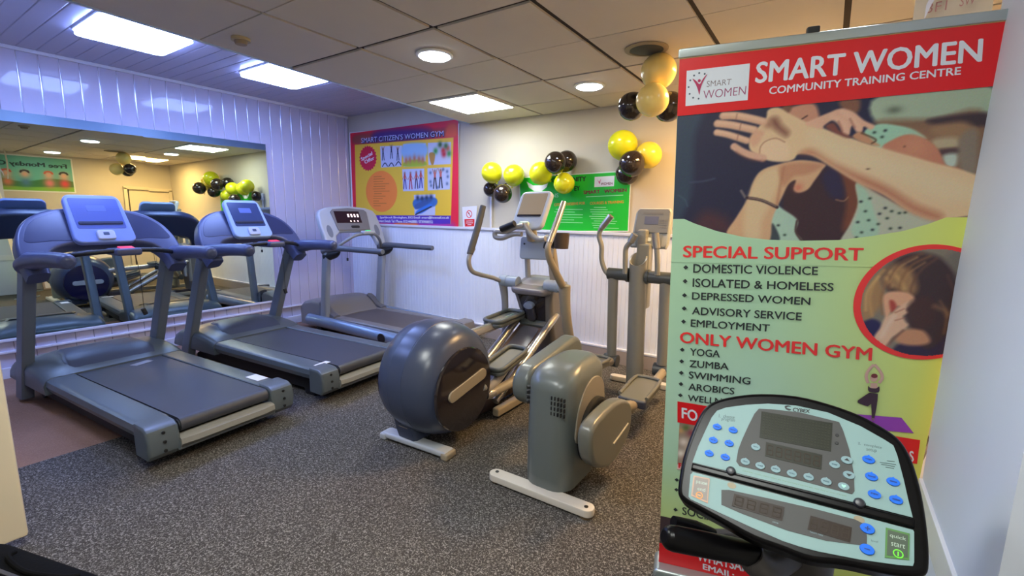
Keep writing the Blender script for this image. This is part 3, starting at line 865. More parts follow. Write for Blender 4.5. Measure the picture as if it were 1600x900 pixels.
def precor(label, loc, rz, bezel, screen, belt_label=None):
    t = thing('treadmill', label, 'treadmill', loc, rz, 'treadmills along the mirror wall')
    V = lambda u, w, z: Vector((-u, w, z))
    # chassis underneath
    b = B()
    for s in (-1, 1):
        b.box(V(0.95, s * 0.31, 0.10), (1.75, 0.06, 0.11), bev=0.01)
        b.box(V(0.27, s * 0.3, 0.03), (0.12, 0.08, 0.06), bev=0.012)
        b.lathe([(0.0, -0.02), (0.04, -0.02), (0.04, 0.02), (0.0, 0.02)], V(1.86, s * 0.3, 0.04), (0, 1, 0), 18)
    b.box(V(0.4, 0, 0.10), (0.08, 0.62, 0.07), bev=0.008).box(V(1.5, 0, 0.12), (0.5, 0.6, 0.10), bev=0.01)
    b.build('chassis', M_frame, t)
    # side rails
    for s in (-1, 1):
        secs = []
        for u, zt in ((0.13, 0.255), (0.6, 0.256), (1.3, 0.258), (1.5, 0.262), (1.78, 0.27)):
            prof = [(0.265, zt - 0.06), (0.265, zt - 0.004), (0.272, zt), (0.385, zt - 0.002), (0.412, zt - 0.016), (0.418, zt - 0.05), (0.405, zt - 0.085), (0.38, zt - 0.092), (0.33, zt - 0.09)]
            secs.append([V(u, s * w, z) for w, z in prof])
        B().loft(secs).build('side_rail', M_tgrey, t, angle=30)
    # rear end: two bulky corners joined by a low cross cover, roller between them
    b = B()
    for s in (-1, 1):
        ol = [(0.155, 0.262), (0.05, 0.258), (0.012, 0.235), (-0.004, 0.17), (0.004, 0.10), (0.03, 0.07), (0.155, 0.075)]
        fr = Frame((0, s * 0.27 if s > 0 else -0.428, 0), (-1, 0, 0), (0, 0, 1))
        b.prism([(u, z) for u, z in ol], fr, 0.0, 0.158, bev=0.018, seg=3)
    ol = [(0.10, 0.155), (0.02, 0.15), (0.0, 0.13), (0.002, 0.085), (0.03, 0.07), (0.10, 0.075)]
    b.prism(ol, Frame((0, -0.29, 0), (-1, 0, 0), (0, 0, 1)), 0.0, 0.58, bev=0.012)
    rb = b.build('rear_bumper', M_tgrey, t, angle=30)
    for s in (-1, 1):
        for z in (0.215, 0.165, 0.115):
            B().lathe([(0.0, 0.0), (0.009, 0.0), (0.009, 0.004), (0.006, 0.005), (0.006, 0.003), (0.0, 0.003)], V(-0.004 if z < 0.2 else 0.004, s * 0.35, z), (1, 0, 0), 14).build('bolt', M_frame, rb)
    B().lathe([(0.0, -0.262), (0.03, -0.262), (0.034, -0.25), (0.034, 0.25), (0.03, 0.262), (0.0, 0.262)], V(0.055, 0, 0.208), (0, 1, 0), 24).build('rear_roller', M_frame, t)
    # moulded guard under the roller
    secs = []
    for w in (-0.275, -0.2, 0.2, 0.275):
        k = 0.0 if abs(w) > 0.25 else 1.0
        secs.append([V(0.09, w, 0.15), V(0.02, w, 0.165 + 0.006 * k), V(-0.012 - 0.01 * k, w, 0.15), V(-0.016 - 0.012 * k, w, 0.12), V(0.0, w, 0.095), V(0.09, w, 0.1)])
    B().loft(secs).build('roller_guard', mat('guard_grey', (134, 132, 126), 0.35), t, angle=50)
    # belt with its wrap round the roller
    b = B()
    prof = [(1.47, 0.252)] + [(0.055 - 0.040 * math.sin(a), 0.212 + 0.040 * math.cos(a)) for a in [math.pi * k / 10 for k in range(11)]] + [(1.47, 0.172)]
    b.loft([[V(u, w, z) for u, z in prof] for w in (-0.255, 0.255)])
    b.build('running_belt', M_belt, t, angle=45)
    # motor hood
    secs = []
    for u, hs, hc in ((1.40, 0.262, 0.262), (1.44, 0.276, 0.272), (1.50, 0.290, 0.30), (1.58, 0.30, 0.335), (1.70, 0.312, 0.352), (1.84, 0.318, 0.35), (1.96, 0.30, 0.315), (2.04, 0.26, 0.27), (2.06, 0.21, 0.21)):
        row = [V(u, -0.425, 0.15), V(u, -0.43, hs - 0.05), V(u, -0.415, hs - 0.015), V(u, -0.385, hs)]
        for w in (-0.31, -0.27, -0.22, -0.12, 0, 0.12, 0.22, 0.27, 0.31):
            k = max(0.0, 1 - (abs(w) / 0.3) ** 6)
            row.append(V(u, w, hs + (hc - hs) * k))
        row += [V(u, 0.385, hs), V(u, 0.415, hs - 0.015), V(u, 0.43, hs - 0.05), V(u, 0.425, 0.15)]
        secs.append(row)
    hd = B().loft(secs).build('motor_hood', M_tgrey, t, angle=50)
    secs = []
    for u, h in ((1.45, 0.275), (1.5, 0.305), (1.58, 0.340), (1.68, 0.357), (1.78, 0.358)):
        wid = 0.27 if u < 1.6 else 0.24
        secs.append([V(u, w, h - 0.004 + (-0.012 if abs(w) > wid * 0.98 else 0.004)) for w in (-wid, -wid * .9, -wid * .5, 0, wid * .5, wid * .9, wid)])
    B().loft(secs, closed=False, caps=False).build('hood_panel', M_tdark, hd, angle=60)
    # uprights
    for s in (-1, 1):
        secs = []
        for u, z, L in ((1.90, 0.03, 0.13), (1.83, 0.2, 0.125), (1.47, 1.0, 0.115), (1.44, 1.06, 0.115)):
            r_ = rrect(L, 0.07, 0.014, 3)
            secs.append([V(u + a, s * 0.405 + c, z) for a, c in r_])
        B().loft(secs).build('upright', M_upr, t, angle=30)
    # dashboard shell: an arch lying in a leaning plane
    fr = Frame(V(1.335, 0, 1.04), (0, 1, 0), (-0.60, 0, 0.80))
    outer = [(-0.452, -0.09), (-0.462, 0.06), (-0.45, 0.18), (-0.40, 0.30), (-0.31, 0.385), (-0.18, 0.43), (0, 0.44)]
    inner = [(-0.345, -0.085), (-0.340, -0.03), (-0.325, 0.03), (-0.29, 0.085), (-0.22, 0.118), (-0.12, 0.13), (0, 0.132)]
    outer += [(-a, c) for a, c in outer[-2::-1]]
    inner += [(-a, c) for a, c in inner[-2::-1]]
    so, si = spline2(outer, 4, False), spline2(inner, 4, False)
    secs = []
    for (oa, ob), (ia, ib) in zip(so, si):
        L = math.hypot(oa - ia, ob - ib)
        e = min(0.024 / L, 0.3)
        row = []
        for t_, h in ((0, -0.07), (0, -0.005), (e * .3, 0.012), (e, 0.02), (1 - e, 0.02), (1 - e * .3, 0.012), (1, -0.005), (1, -0.075), (1 - e * .3, -0.093), (1 - e, -0.1), (e, -0.095), (e * .3, -0.087)):
            row.append(fr.p(ia + (oa - ia) * t_, ib + (ob - ib) * t_, h))
        secs.append(row)
    sh = B().loft(secs).build('dashboard_shell', M_shell, t, angle=60)
    for s in (-1, 1):
        pk = [(s * a, c) for a, c in ((0.405, 0.15), (0.40, 0.22), (0.36, 0.295), (0.29, 0.35), (0.16, 0.385), (0.15, 0.175), (0.28, 0.155))]
        pk = spline2(pk, 4)
        if s < 0:
            pk = pk[::-1]
        B().prism(pk[::-1], fr, 0.014, 0.0225, bev=0.003).build('dashboard_pocket', M_pocket, sh)
    # handrails
    for s in (-1, 1):
        b = B()
        b.tube([V(1.46, s * 0.41, 1.02), V(1.36, s * 0.41, 1.05), V(1.15, s * 0.405, 1.075), V(0.95, s * 0.40, 1.085), V(0.835, s * 0.398, 1.085), V(0.805, s * 0.398, 1.083), V(0.792, s * 0.398, 1.08)], [0.062, 0.062, 0.048, 0.045, 0.045, 0.036, 0.014], seg=18, squash=1.05)
        b.build('handrail', M_shell, t, angle=60)
    # cross grip with steel heart-rate sensors and the stop pod
    P = [V(1.30, -0.37, 1.07), V(1.16, -0.22, 1.10), V(1.10, -0.06, 1.115), V(1.10, 0.06, 1.115), V(1.16, 0.22, 1.10), V(1.30, 0.37, 1.07)]
    cg = B().tube(P, 0.0165).build('cross_grip', M_black, t, angle=60)
    for s in (-1, 1):
        B().tube([V(1.195, s * 0.255, 1.094), V(1.14, s * 0.17, 1.107)], 0.0178, smooth=False).build('pulse_sensor', M_steel, cg, angle=60)
    pod = B().box(V(1.10, 0, 1.105), (0.10, 0.15, 0.05), bev=0.018, seg=3).box(V(1.2, 0, 1.10), (0.16, 0.11, 0.045), bev=0.012).build('stop_pod', M_shell, t, angle=50)
    B().box(V(1.10, 0, 1.13), (0.06, 0.085, 0.012), Matrix.Rotation(math.radians(12), 3, 'Y'), 0.004).build('stop_button', M_red, pod)
    # console
    fc = Frame(V(1.40, 0.0, 1.135), (0, 1, 0), (-0.53, 0, 0.848))
    ol = rrect(0.36, 0.39, 0.05, 5, (0, 0.195))
    cs = B().prism([(a * (1.0 - 0.10 * (c / 0.38)), c) for a, c in ol], fc, 0.0, 0.045, bev=0.012, seg=3).build('console', bezel, t, angle=40)
    B().prism([(a * 0.93, c) for a, c in rrect(0.30, 0.245, 0.012, 3, (0, 0.235))], fc, 0.0455, 0.047).build('screen', screen, cs)
    B().prism(rrect(0.11, 0.05, 0.006, 3, (0.0, 0.275)), fc, 0.0472, 0.048).build('display_window', mat('console_window', (96, 112, 172), 0.2), cs)
    B().prism(rrect(0.255, 0.022, 0.008, 3, (0, 0.155)), fc, 0.0455, 0.054, bev=0.002).build('reading_ledge', M_slot, cs)
    B().prism(rrect(0.105, 0.075, 0.018, 4, (0.0, 0.055)), fc, 0.04, 0.062, bev=0.008, seg=3).build('keypad', mat('console_keypad', (176, 182, 204), 0.35), cs)
    B().prism(rrect(0.034, 0.024, 0.004, 2, (0.0, 0.06)), fc, 0.0622, 0.0635).build('key_display', mat('key_display', (70, 84, 110), 0.3), cs)
    # safety cord
    sf = B().tube([V(1.06, 0.03, 1.085), V(1.05, 0.04, 0.95), V(1.055, 0.045, 0.70)], 0.0022, seg=6).build('safety_cord', M_black, t)
    B().box(V(1.055, 0.045, 0.685), (0.02, 0.028, 0.05), Matrix.Rotation(0.3, 3, 'X'), 0.006).build('clip', M_black, sf)
    return t

t1 = precor('grey treadmill nearest the camera, with a wide pale blue console and a red stop button', (-2.864, 1.246, 0), math.radians(4.6), M_bez, M_scr)
B().box((-0.28, 0.345, 0.2565), (0.14, 0.075, 0.002)).build('care_sticker', M_white, t1)
B().box((-1.30, 0.09, 0.2535), (0.06, 0.13, 0.001), Matrix.Rotation(0.3, 3, 'Z')).build('belt_marking', mat('belt_marking', (136, 140, 150), 0.5), t1)
M_bez2 = mat('console_bezel_light', (150, 172, 206), 0.3)
M_scr2 = mat('console_screen_slate', (54, 66, 104), 0.22)
t2 = precor('grey treadmill standing second from the camera, its light bezel framing a dark slate screen', (-2.938, 2.319, 0), math.radians(4.6), M_bez2, M_scr2)
B().box((-0.16, -0.30, 0.2585), (0.05, 0.12, 0.002), Matrix.Rotation(0.1, 3, 'Z')).build('care_sticker', M_white, t2)

# the far treadmill is of another kind: tube rails, wide grey console
M_g3 = mat('warm_grey_plastic', (116, 112, 110), 0.38, bump=0.05, scale=400)
M_g3l = mat('light_grey_plastic', (168, 170, 172), 0.32)
M_tube3 = mat('steel_blue_tube', (128, 146, 172), 0.24, metal=0.35)
M_led = mat('led_red', (255, 225, 215), 0.4, emit=(1.0, 0.75, 0.7), strength=0.35)
M_disp = mat('dark_red_display', (44, 24, 28), 0.3, spec=0.2)
def far_treadmill():
    t = thing('treadmill', 'grey treadmill farthest from the camera, with wide console and dark red display', 'treadmill', (-3.174, 3.55, 0), math.radians(1.4))
    V = lambda u, w, z: Vector((-u, w, z))
    b = B()
    for s in (-1, 1):
        b.box(V(0.9, s * 0.3, 0.08), (1.6, 0.06, 0.1), bev=0.01)
        b.box(V(0.2, s * 0.3, 0.02), (0.1, 0.06, 0.04), bev=0.008)
    b.box(V(1.7, 0, 0.05), (0.1, 0.7, 0.1), bev=0.01)
    b.build('chassis', M_frame, t)
    for s in (-1, 1):
        secs = [[V(u, s * w, z) for w, z in ((0.262, 0.13), (0.262, 0.205), (0.27, 0.212), (0.36, 0.212), (0.375, 0.2), (0.375, 0.13))] for u in (0.12, 1.45)]
        B().loft(secs).build('foot_rail', M_g3, t, angle=30)
        B().tube([V(0.12, s * 0.425, 0.13), V(0.5, s * 0.428, 0.135), V(1.2, s * 0.432, 0.15), V(1.74, s * 0.435, 0.16)], 0.058, seg=20, squash=1.1).build('side_tube', M_tube3, t, angle=60)
        ol = [(0.14, 0.225), (0.04, 0.222), (0.01, 0.205), (-0.005, 0.15), (0.0, 0.07), (0.14, 0.07)]
        fr = Frame((0, 0.265 if s > 0 else -0.455, 0), (-1, 0, 0), (0, 0, 1))
        B().prism(ol, fr, 0.0, 0.19, bev=0.02, seg=3).build('end_cap', M_g3, t, angle=30)
    prof = [(1.47, 0.206)] + [(0.055 - 0.040 * math.sin(a), 0.166 + 0.040 * math.cos(a)) for a in [math.pi * k / 10 for k in range(11)]] + [(1.47, 0.126)]
    B().loft([[V(u, w, z) for u, z in prof] for w in (-0.255, 0.255)]).build('running_belt', mat('worn_belt', (84, 76, 74), 0.55, bump=0.25, scale=500, vary=0.15), t, angle=45)
    B().lathe([(0.0, 0.0), (0.05, 0.0), (0.05, 0.01), (0.0, 0.01)], V(0.48, -0.484, 0.135), (0, -1, 0), 20).build('rail_hole', M_black, t)
    secs = []
    for u, h in ((1.40, 0.205), (1.45, 0.225), (1.52, 0.285), (1.60, 0.335), (1.68, 0.36), (1.8, 0.365), (1.95, 0.34), (2.0, 0.30)):
        secs.append([V(u, -0.37, 0.06), V(u, -0.375, h - 0.045), V(u, -0.35, h - 0.012), V(u, -0.28, h), V(u, 0, h + 0.01), V(u, 0.28, h), V(u, 0.35, h - 0.012), V(u, 0.375, h - 0.045), V(u, 0.37, 0.06)])
    hd = B().loft(secs).build('motor_hood', M_g3, t, angle=40)
    for s in (-1, 1):
        secs = [[V(u, s * w, z) for w, z in ((0.30, 0.19), (0.30, h), (0.33, h + 0.012), (0.385, h), (0.395, 0.19))] for u, h in ((1.36, 0.222), (1.45, 0.25), (1.54, 0.32), (1.62, 0.36))]
        B().loft(secs).build('hood_shoulder', mat('shoulder_grey', (94, 94, 100), 0.35), hd, angle=40)
    for s in (-1, 1):
        secs = []
        for u, z, L in ((1.50, 0.16, 0.12), (1.48, 0.4, 0.11), (1.42, 0.95, 0.105), (1.44, 1.05, 0.105)):
            secs.append([V(u + a, s * 0.40 + c, z) for a, c in rrect(L, 0.065, 0.026, 4)])
        B().loft(secs).build('upright', mat('upright_silver', (150, 156, 164), 0.34, metal=0.25), t, angle=50)
        gr = B().tube([V(1.46, s * 0.40, 0.96), V(1.36, s * 0.395, 0.985), V(1.2, s * 0.385, 1.0), V(0.9, s * 0.375, 1.0), V(0.58, s * 0.37, 1.0), V(0.565, s * 0.37, 1.0)], [0.05, 0.044, 0.032, 0.030, 0.030, 0.016], seg=16).build('handrail', mat('handrail_grey', (88, 92, 100), 0.42), t, angle=60)
        B().tube([V(1.44, s * 0.385, 0.90), V(1.3, s * 0.38, 0.935), V(1.22, s * 0.38, 0.965)], [0.055, 0.045, 0.012], seg=14).build('handrail_bracket', M_black, gr, angle=60)
    fc = Frame(V(1.40, 0, 1.06), (0, 1, 0), (-0.42, 0, 0.907))
    wing = [(0.40, -0.06), (0.42, 0.02), (0.425, 0.2), (0.41, 0.33), (0.375, 0.385), (0.27, 0.42), (0.0, 0.44)]
    ol = wing + [(-a, c) for a, c in wing[-2::-1]] + [(-0.29, -0.06), (-0.265, 0.06), (-0.19, 0.115), (0.19, 0.115), (0.265, 0.06), (0.29, -0.06)]
    cs = B().prism(ol, fc, -0.05, 0.02, bev=0.02, seg=3).build('console', M_g3l, t, angle=40)
    dp = [(0.225, 0.125), (0.255, 0.355), (0.22, 0.385), (0.0, 0.405), (-0.22, 0.385), (-0.255, 0.355), (-0.225, 0.125)]
    dpo = B().prism(dp, fc, 0.021, 0.034, bev=0.006).build('display_panel', M_g3, cs, angle=40)
    B().prism(rect(-0.215, 0.215, 0.135, 0.36), fc, 0.0345, 0.036).build('display_window', M_disp, dpo)
    lb = B()
    for u in (-0.045, 0.0, 0.045, 0.09):
        lb.prism(rect(u, 0.285, u + 0.024, 0.325), fc, 0.0362, 0.037)
    for u in (-0.02, 0.03, 0.08):
        lb.prism(ellipse((u, 0.235), 0.011, 0.011, 10), fc, 0.0362, 0.037)
    lb.build('led_digits', M_led, dpo)
    B().prism(rrect(0.12, 0.03, 0.014, 4, (0.02, 0.165)), fc, 0.0345, 0.036).build('key_slot', M_black, dpo)
    for s in (-1, 1):
        B().prism(ellipse((s * 0.335, 0.12), 0.035, 0.075, 20), fc, 0.021, 0.0225).build('cup_well', mat('cup_well_grey', (112, 116, 124), 0.4), cs)
    yk = B().tube([V(1.38, -0.33, 0.98), V(1.30, -0.26, 1.06), V(1.24, -0.14, 1.135), V(1.22, 0, 1.15), V(1.24, 0.14, 1.135), V(1.30, 0.26, 1.06), V(1.38, 0.33, 0.98)], 0.019).build('front_yoke', mat('yoke_grey', (120, 122, 124), 0.35), t, angle=60)
    B().box(V(1.21, 0.0, 1.165), (0.07, 0.15, 0.035), bev=0.012, seg=3).build('yoke_pad', M_g3l, yk)
    B().box(V(1.20, 0.0, 1.187), (0.03, 0.055, 0.008), bev=0.003).build('start_key', mat('green_key', (40, 220, 110), 0.4, emit=(0.1, 1, 0.4), strength=0.3), yk)
    sf = B().tube([V(1.34, -0.2, 1.0), V(1.33, -0.19, 0.93), V(1.335, -0.19, 0.87)], 0.002, seg=6).build('safety_cord', M_black, t)
    B().box(V(1.335, -0.19, 0.86), (0.015, 0.02, 0.035), bev=0.004).build('clip', M_black, sf)
    return t
far_treadmill()

# ---------------------------------------------------------------- elliptical with the big round drive housing
M_hous = mat('elliptical_housing', (58, 66, 88), 0.3, bump=0.02, scale=200)
M_disc = mat('gloss_dark_cover', (38, 32, 34), 0.1, coat=0.6)
M_tan = mat('champagne_plastic', (150, 138, 118), 0.36)
M_silv = mat('silver_rail', (186, 182, 178), 0.26, metal=0.7)
M_arm = mat('silver_arm_paint', (160, 156, 152), 0.32, metal=0.25)
M_grip = mat('grey_grip', (78, 76, 74), 0.5)
M_ped = mat('pedal_grey', (84, 88, 86), 0.42, bump=0.1, scale=200)
M_lgrey = mat('elliptical_light_grey', (168, 172, 178), 0.34)
def big_elliptical():
    t = thing('elliptical_trainer', 'elliptical trainer with a big round dark blue-grey drive housing, in the middle of the room', 'elliptical trainer', (-1.93, 2.6, 0))
    def W(b, name, m, p=None, a=40):
        return b.build(name, m, p or t, angle=a, world=True)
    f = B().box((-1.93, 1.862, 0.032), (0.50, 0.085, 0.036), Matrix.Rotation(math.radians(3.5), 3, 'Z'), 0.012, 3)
    fo = W(f, 'rear_foot', M_lgrey)
    for s in (-1, 1):
        W(B().box((-1.93 + s * 0.24, 1.862 + s * 0.015, 0.022), (0.05, 0.095, 0.044), Matrix.Rotation(math.radians(3.5), 3, 'Z'), 0.012, 3), 'foot_cap', M_tan if s > 0 else M_lgrey, fo)
    yc, zc = 2.04, 0.405
    prof = [(0.0, -0.235), (0.18, -0.235), (0.24, -0.225), (0.285, -0.20), (0.318, -0.16), (0.338, -0.10), (0.345, -0.06), (0.3445, -0.058), (0.3445, -0.054), (0.347, -0.052), (0.349, 0.0), (0.347, 0.052), (0.3445, 0.054), (0.3445, 0.058), (0.345, 0.06), (0.338, 0.10), (0.318, 0.16), (0.285, 0.20), (0.24, 0.225), (0.18, 0.235), (0.0, 0.235)]
    h = W(B().lathe(prof, (-1.93, yc, zc), (1, 0, 0), 64), 'drive_housing', M_hous)
    for s in (-1, 1):
        dc = W(B().lathe([(0.0, s * 0.226), (0.252, s * 0.226), (0.252, s * 0.236), (0.246, s * 0.243), (0.15, s * 0.25), (0.0, s * 0.253)], (-1.93, yc - 0.01, zc - 0.035), (1, 0, 0), 48), 'side_cover', mat('gloss_navy_cover', (28, 26, 62), 0.12, coat=0.5) if s < 0 else M_disc)
        fr = Frame((-1.93 + s * 0.25, yc - 0.01, zc - 0.035), (0, s, 0), (0, 0, 1))
        ol = stadium((-0.125, -0.005), (0.15, 0.055), 0.034) if s > 0 else stadium((-0.15, 0.0), (0.13, 0.0), 0.032)
        W(B().prism(ol, fr, -0.006, 0.010, bev=0.004), 'crank_arm', M_tan if s > 0 else M_lgrey, dc)
    secs = []
    for z, w, y0 in ((0.05, 0.075, 1.83), (0.10, 0.08, 1.815), (0.18, 0.08, 1.795), (0.27, 0.07, 1.76), (0.34, 0.05, 1.735)):
        secs.append([(-1.985 + a, c, z) for a, c in ((-w, y0 + 0.2), (-w, y0 + 0.02), (-w * .8, y0), (w * .8, y0), (w, y0 + 0.02), (w, y0 + 0.2))])
    nk = W(B().loft(secs), 'housing_foot', M_hous, h)
    W(B().box((-1.985, 1.812, 0.155), (0.075, 0.006, 0.05), Matrix.Rotation(math.radians(-8), 3, 'X'), 0.003), 'badge', M_tan, nk)
    # frame on the floor
    W(B().box((-1.93, 2.75, 0.075), (0.10, 1.3, 0.07), bev=0.012).box((-1.93, 2.42, 0.11), (0.2, 0.36, 0.15), Matrix.Rotation(math.radians(-6), 3, 'X'), 0.03), 'base_beam', mat('brown_black_frame', (58, 48, 46), 0.45))
    for s in (-1, 1):
        W(B().box((-1.93 + s * 0.16, 3.02, 0.05), (0.055, 1.15, 0.06), bev=0.014, seg=3), 'base_rail', M_tan)
    W(B().box((-1.93, 3.62, 0.035), (0.56, 0.09, 0.06), bev=0.016, seg=3), 'front_foot', M_lgrey)
    # inclined ramp
    for s in (-1, 1):
        x = -1.93 + s * 0.155
        W(B().tube([(x, 2.45, 0.13), (x, 2.80, 0.315), (x, 3.24, 0.56), (x, 3.30, 0.575)], [0.026, 0.03, 0.03, 0.022], seg=16), 'ramp_rail', M_silv, a=60)
    d = Vector((0, 3.24 - 2.5, 0.56 - 0.15)).normalized()
    fr = Frame((-1.93, 2.5, 0.135), (1, 0, 0), d)
    rc = W(B().prism(rect(-0.125, 0.0, 0.125, 0.83), fr, -0.035, -0.01, bev=0.006), 'ramp_channel', mat('ramp_brown', (96, 78, 72), 0.3, coat=0.3))
    W(B().prism(rrect(0.17, 0.62, 0.04, 5, (0, 0.44)), fr, -0.009, -0.001, bev=0.004), 'channel_recess', mat('channel_grey', (88, 88, 100), 0.28), rc)
    W(B().prism(rrect(0.25, 0.06, 0.012, 4, (0, 0.79)), fr, -0.02, 0.012, bev=0.006), 'channel_lip', M_ped, rc)
    # pedals on their arms
    def pedal(x, y0, y1, z0, z1):
        dv = Vector((0, y1 - y0, z1 - z0))
        L = dv.length
        fr = Frame((x, y0, z0), (1, 0, 0), dv.normalized())
        ol = rrect(0.175, L, 0.05, 5, (0, L / 2))
        p = W(B().prism(ol, fr, -0.045, -0.012, bev=0.012, seg=3), 'pedal', M_ped)
        rim = [fr.p(u * 0.94, v + (0.012 if v < L / 2 else -0.012), 0.004) for u, v in ol]
        W(B().tube(rim, 0.016, seg=10, smooth=False, closed=True), 'pedal_rim', M_ped, p, 60)
        W(B().prism(rrect(0.12, L - 0.07, 0.03, 4, (0, L / 2)), fr, -0.012, -0.008), 'foot_plate', mat('foot_plate', (112, 112, 100), 0.5, bump=0.3, scale=250), p)
        return p
    pl = pedal(-2.085, 2.80, 3.19, 0.575, 0.60)
    pr = pedal(-1.785, 2.40, 2.77, 0.365, 0.44)
    pa = W(B().tube([(-2.12, 2.03, 0.46), (-2.10, 2.3, 0.51), (-2.085, 2.8, 0.535), (-2.085, 3.15, 0.56)], [0.03, 0.032, 0.03, 0.026], seg=16, squash=1.25), 'pedal_arm', M_silv, a=60)
    W(B().lathe([(0.0, -0.03), (0.03, -0.03), (0.035, 0.0), (0.03, 0.03), (0.0, 0.03)], (-2.1, 2.42, 0.53), (1, 0, 0), 18), 'arm_joint', M_tan, pa)
    pa = W(B().tube([(-1.70, 2.2, 0.33), (-1.745, 2.36, 0.27), (-1.785, 2.6, 0.335), (-1.785, 2.75, 0.39)], [0.026, 0.03, 0.03, 0.026], seg=16, squash=1.2), 'pedal_arm', M_arm, a=60)
    W(B().tube([(-1.73, 2.33, 0.235), (-1.70, 2.62, 0.26), (-1.69, 2.85, 0.33)], [0.03, 0.034, 0.024], seg=16), 'link_rod', M_tan, pa, 60)
    W(B().lathe([(0.0, -0.035), (0.03, -0.035), (0.036, 0.0), (0.03, 0.035), (0.0, 0.035)], (-1.73, 2.33, 0.235), (0.2, 1, 0), 18), 'link_cap', M_silv, pa)
    # column
    secs = []
    for z, w, y0, y1 in ((0.10, 0.13, 3.32, 3.6), (0.35, 0.14, 3.30, 3.56), (0.55, 0.15, 3.22, 3.52), (0.72, 0.175, 3.16, 3.48), (0.80, 0.185, 3.13, 3.46)):
        secs.append([(-1.93 + a, (y0 + y1) / 2 + c, z) for a, c in rrect(2 * w, y1 - y0, 0.04, 4)])
    col = W(B().loft(secs), 'column_shroud', mat('column_grey', (112, 108, 106), 0.36), a=45)
    fr = Frame((-1.93, 3.226, 0.53), (1, 0, 0), Vector((0, -0.085, 0.24)).normalized())
    W(B().prism([(-0.09, -0.02), (0.09, -0.02), (0.13, 0.24), (-0.13, 0.24)], fr, -0.01, 0.008, bev=0.01), 'column_recess', M_disc, col)
    W(B().prism(rrect(0.085, 0.14, 0.035, 5, (-0.02, 0.08)), fr, 0.0, 0.04, bev=0.015, seg=3), 'latch', mat('latch_dark', (60, 58, 66), 0.3), col)
    W(B().prism(ellipse((-0.02, 0.16), 0.045, 0.028, 20), fr, 0.0, 0.05, bev=0.008), 'latch_cap', mat('latch_cap_blue', (138, 150, 176), 0.3), col)
    tr = W(B().prism(rrect(0.36, 0.34, 0.07, 5, (0, 0.0)), Frame((-1.93, 3.25, 0.80), (1, 0, 0), (0, 0.97, 0.24)), 0.0, 0.055, bev=0.02, seg=3), 'tray', mat('tray_grey', (116, 110, 112), 0.36))
    W(B().prism(rrect(0.25, 0.20, 0.04, 5, (0, 0.03)), Frame((-1.93, 3.25, 0.80), (1, 0, 0), (0, 0.97, 0.24)), 0.052, 0.0565, bev=0.002), 'tray_well', mat('tray_well', (146, 142, 146), 0.4), tr)
    # pivots
    for s in (-1, 1):
        W(B().lathe([(0.0, 0.0), (0.046, 0.0), (0.046, 0.10), (0.049, 0.102), (0.049, 0.115), (0.046, 0.117), (0.046, 0.17), (0.0, 0.17)], (-1.93 + s * 0.13, 3.15, 0.85), (s, 0, 0), 24), 'pivot_sleeve', mat('pivot_blue_grey', (150, 162, 178), 0.35), a=50)
    # mast and head
    W(B().tube([(-2.06, 3.33, 0.25), (-2.075, 3.33, 0.8), (-2.085, 3.30, 1.18)], 0.024, seg=14), 'mast_tube', M_arm, a=60)
    W(B().prism([(-0.045, 0.0), (0.04, 0.0), (0.02, 0.42), (-0.05, 0.42)], Frame((-1.80, 3.32, 0.82), (1, 0, 0), (-0.14, 0, 0.99)), -0.03, 0.03, bev=0.018, seg=3), 'mast_plate', M_tan)
    hp = W(B().prism(rrect(0.30, 0.19, 0.03, 4), Frame((-1.955, 3.25, 1.13), (1, 0, 0.03), (0, 0.1, 0.99)), -0.03, 0.02, bev=0.012, seg=3), 'head_panel', mat('head_panel', (148, 156, 166), 0.35))
    for u in (-0.1, 0.1):
        W(B().lathe([(0.0, 0.0), (0.008, 0.0), (0.006, 0.006), (0.0, 0.006)], (-1.955 + u, 3.225, 1.16), (0, -1, 0), 10), 'screw', M_black, hp)
    bo = W(B().tube([(-1.88, 3.28, 1.12), (-1.8, 3.25, 1.2), (-1.74, 3.24, 1.22)], [0.045, 0.05, 0.03], seg=14), 'bottle_cage', M_black, hp, 60)
    W(B().lathe([(0.0, 0.0), (0.055, 0.0), (0.062, 0.12), (0.056, 0.12), (0.05, 0.01), (0.0, 0.01)], (-1.71, 3.22, 1.14), (0, 0, 1), 20), 'bottle_cup', mat('cup_brown', (72, 58, 48), 0.3), bo)
    W(B().tube([(-1.99, 3.24, 1.2), (-1.98, 3.2, 1.28), (-1.97, 3.16, 1.34)], 0.045, seg=14), 'console_neck', M_tan, a=60)
    # console
    cp = [(-2.1163,3.12,1.3102),(-1.8522,3.12,1.2778)]
    ct = [(-1.822,3.22,1.5784),(-2.101,3.22,1.5669)]
    o = (Vector(cp[0]) + Vector(cp[1])) / 2
    top = (Vector(ct[0]) + Vector(ct[1])) / 2
    fr = Frame(o, (1, 0, 0.02), (top - o))
    ol = rrect(0.285, 0.315, 0.045, 5, (0, 0.15))
    cs = W(B().prism([(a + 0.05 * c, c) for a, c in ol], fr, -0.05, 0.0, bev=0.014, seg=3), 'console', mat('console_silver', (186, 192, 202), 0.3))
    W(B().prism([(a + 0.05 * c, c) for a, c in rrect(0.225, 0.19, 0.012, 3, (0.0, 0.19))], fr, 0.0004, 0.0016), 'screen', mat('console_tan_screen', (168, 150, 124), 0.16), cs)
    W(B().prism([(a + 0.05 * c, c) for a, c in rrect(0.22, 0.018, 0.006, 3, (0.0, 0.10))], fr, 0.0, 0.01, bev=0.003), 'reading_ledge', M_disc, cs)
    W(B().prism(rrect(0.09, 0.06, 0.015, 4, (-0.01, 0.015)), fr, 0.0, 0.03, bev=0.008, seg=3), 'keypad', mat('keypad_pale', (196, 214, 190), 0.35), cs)
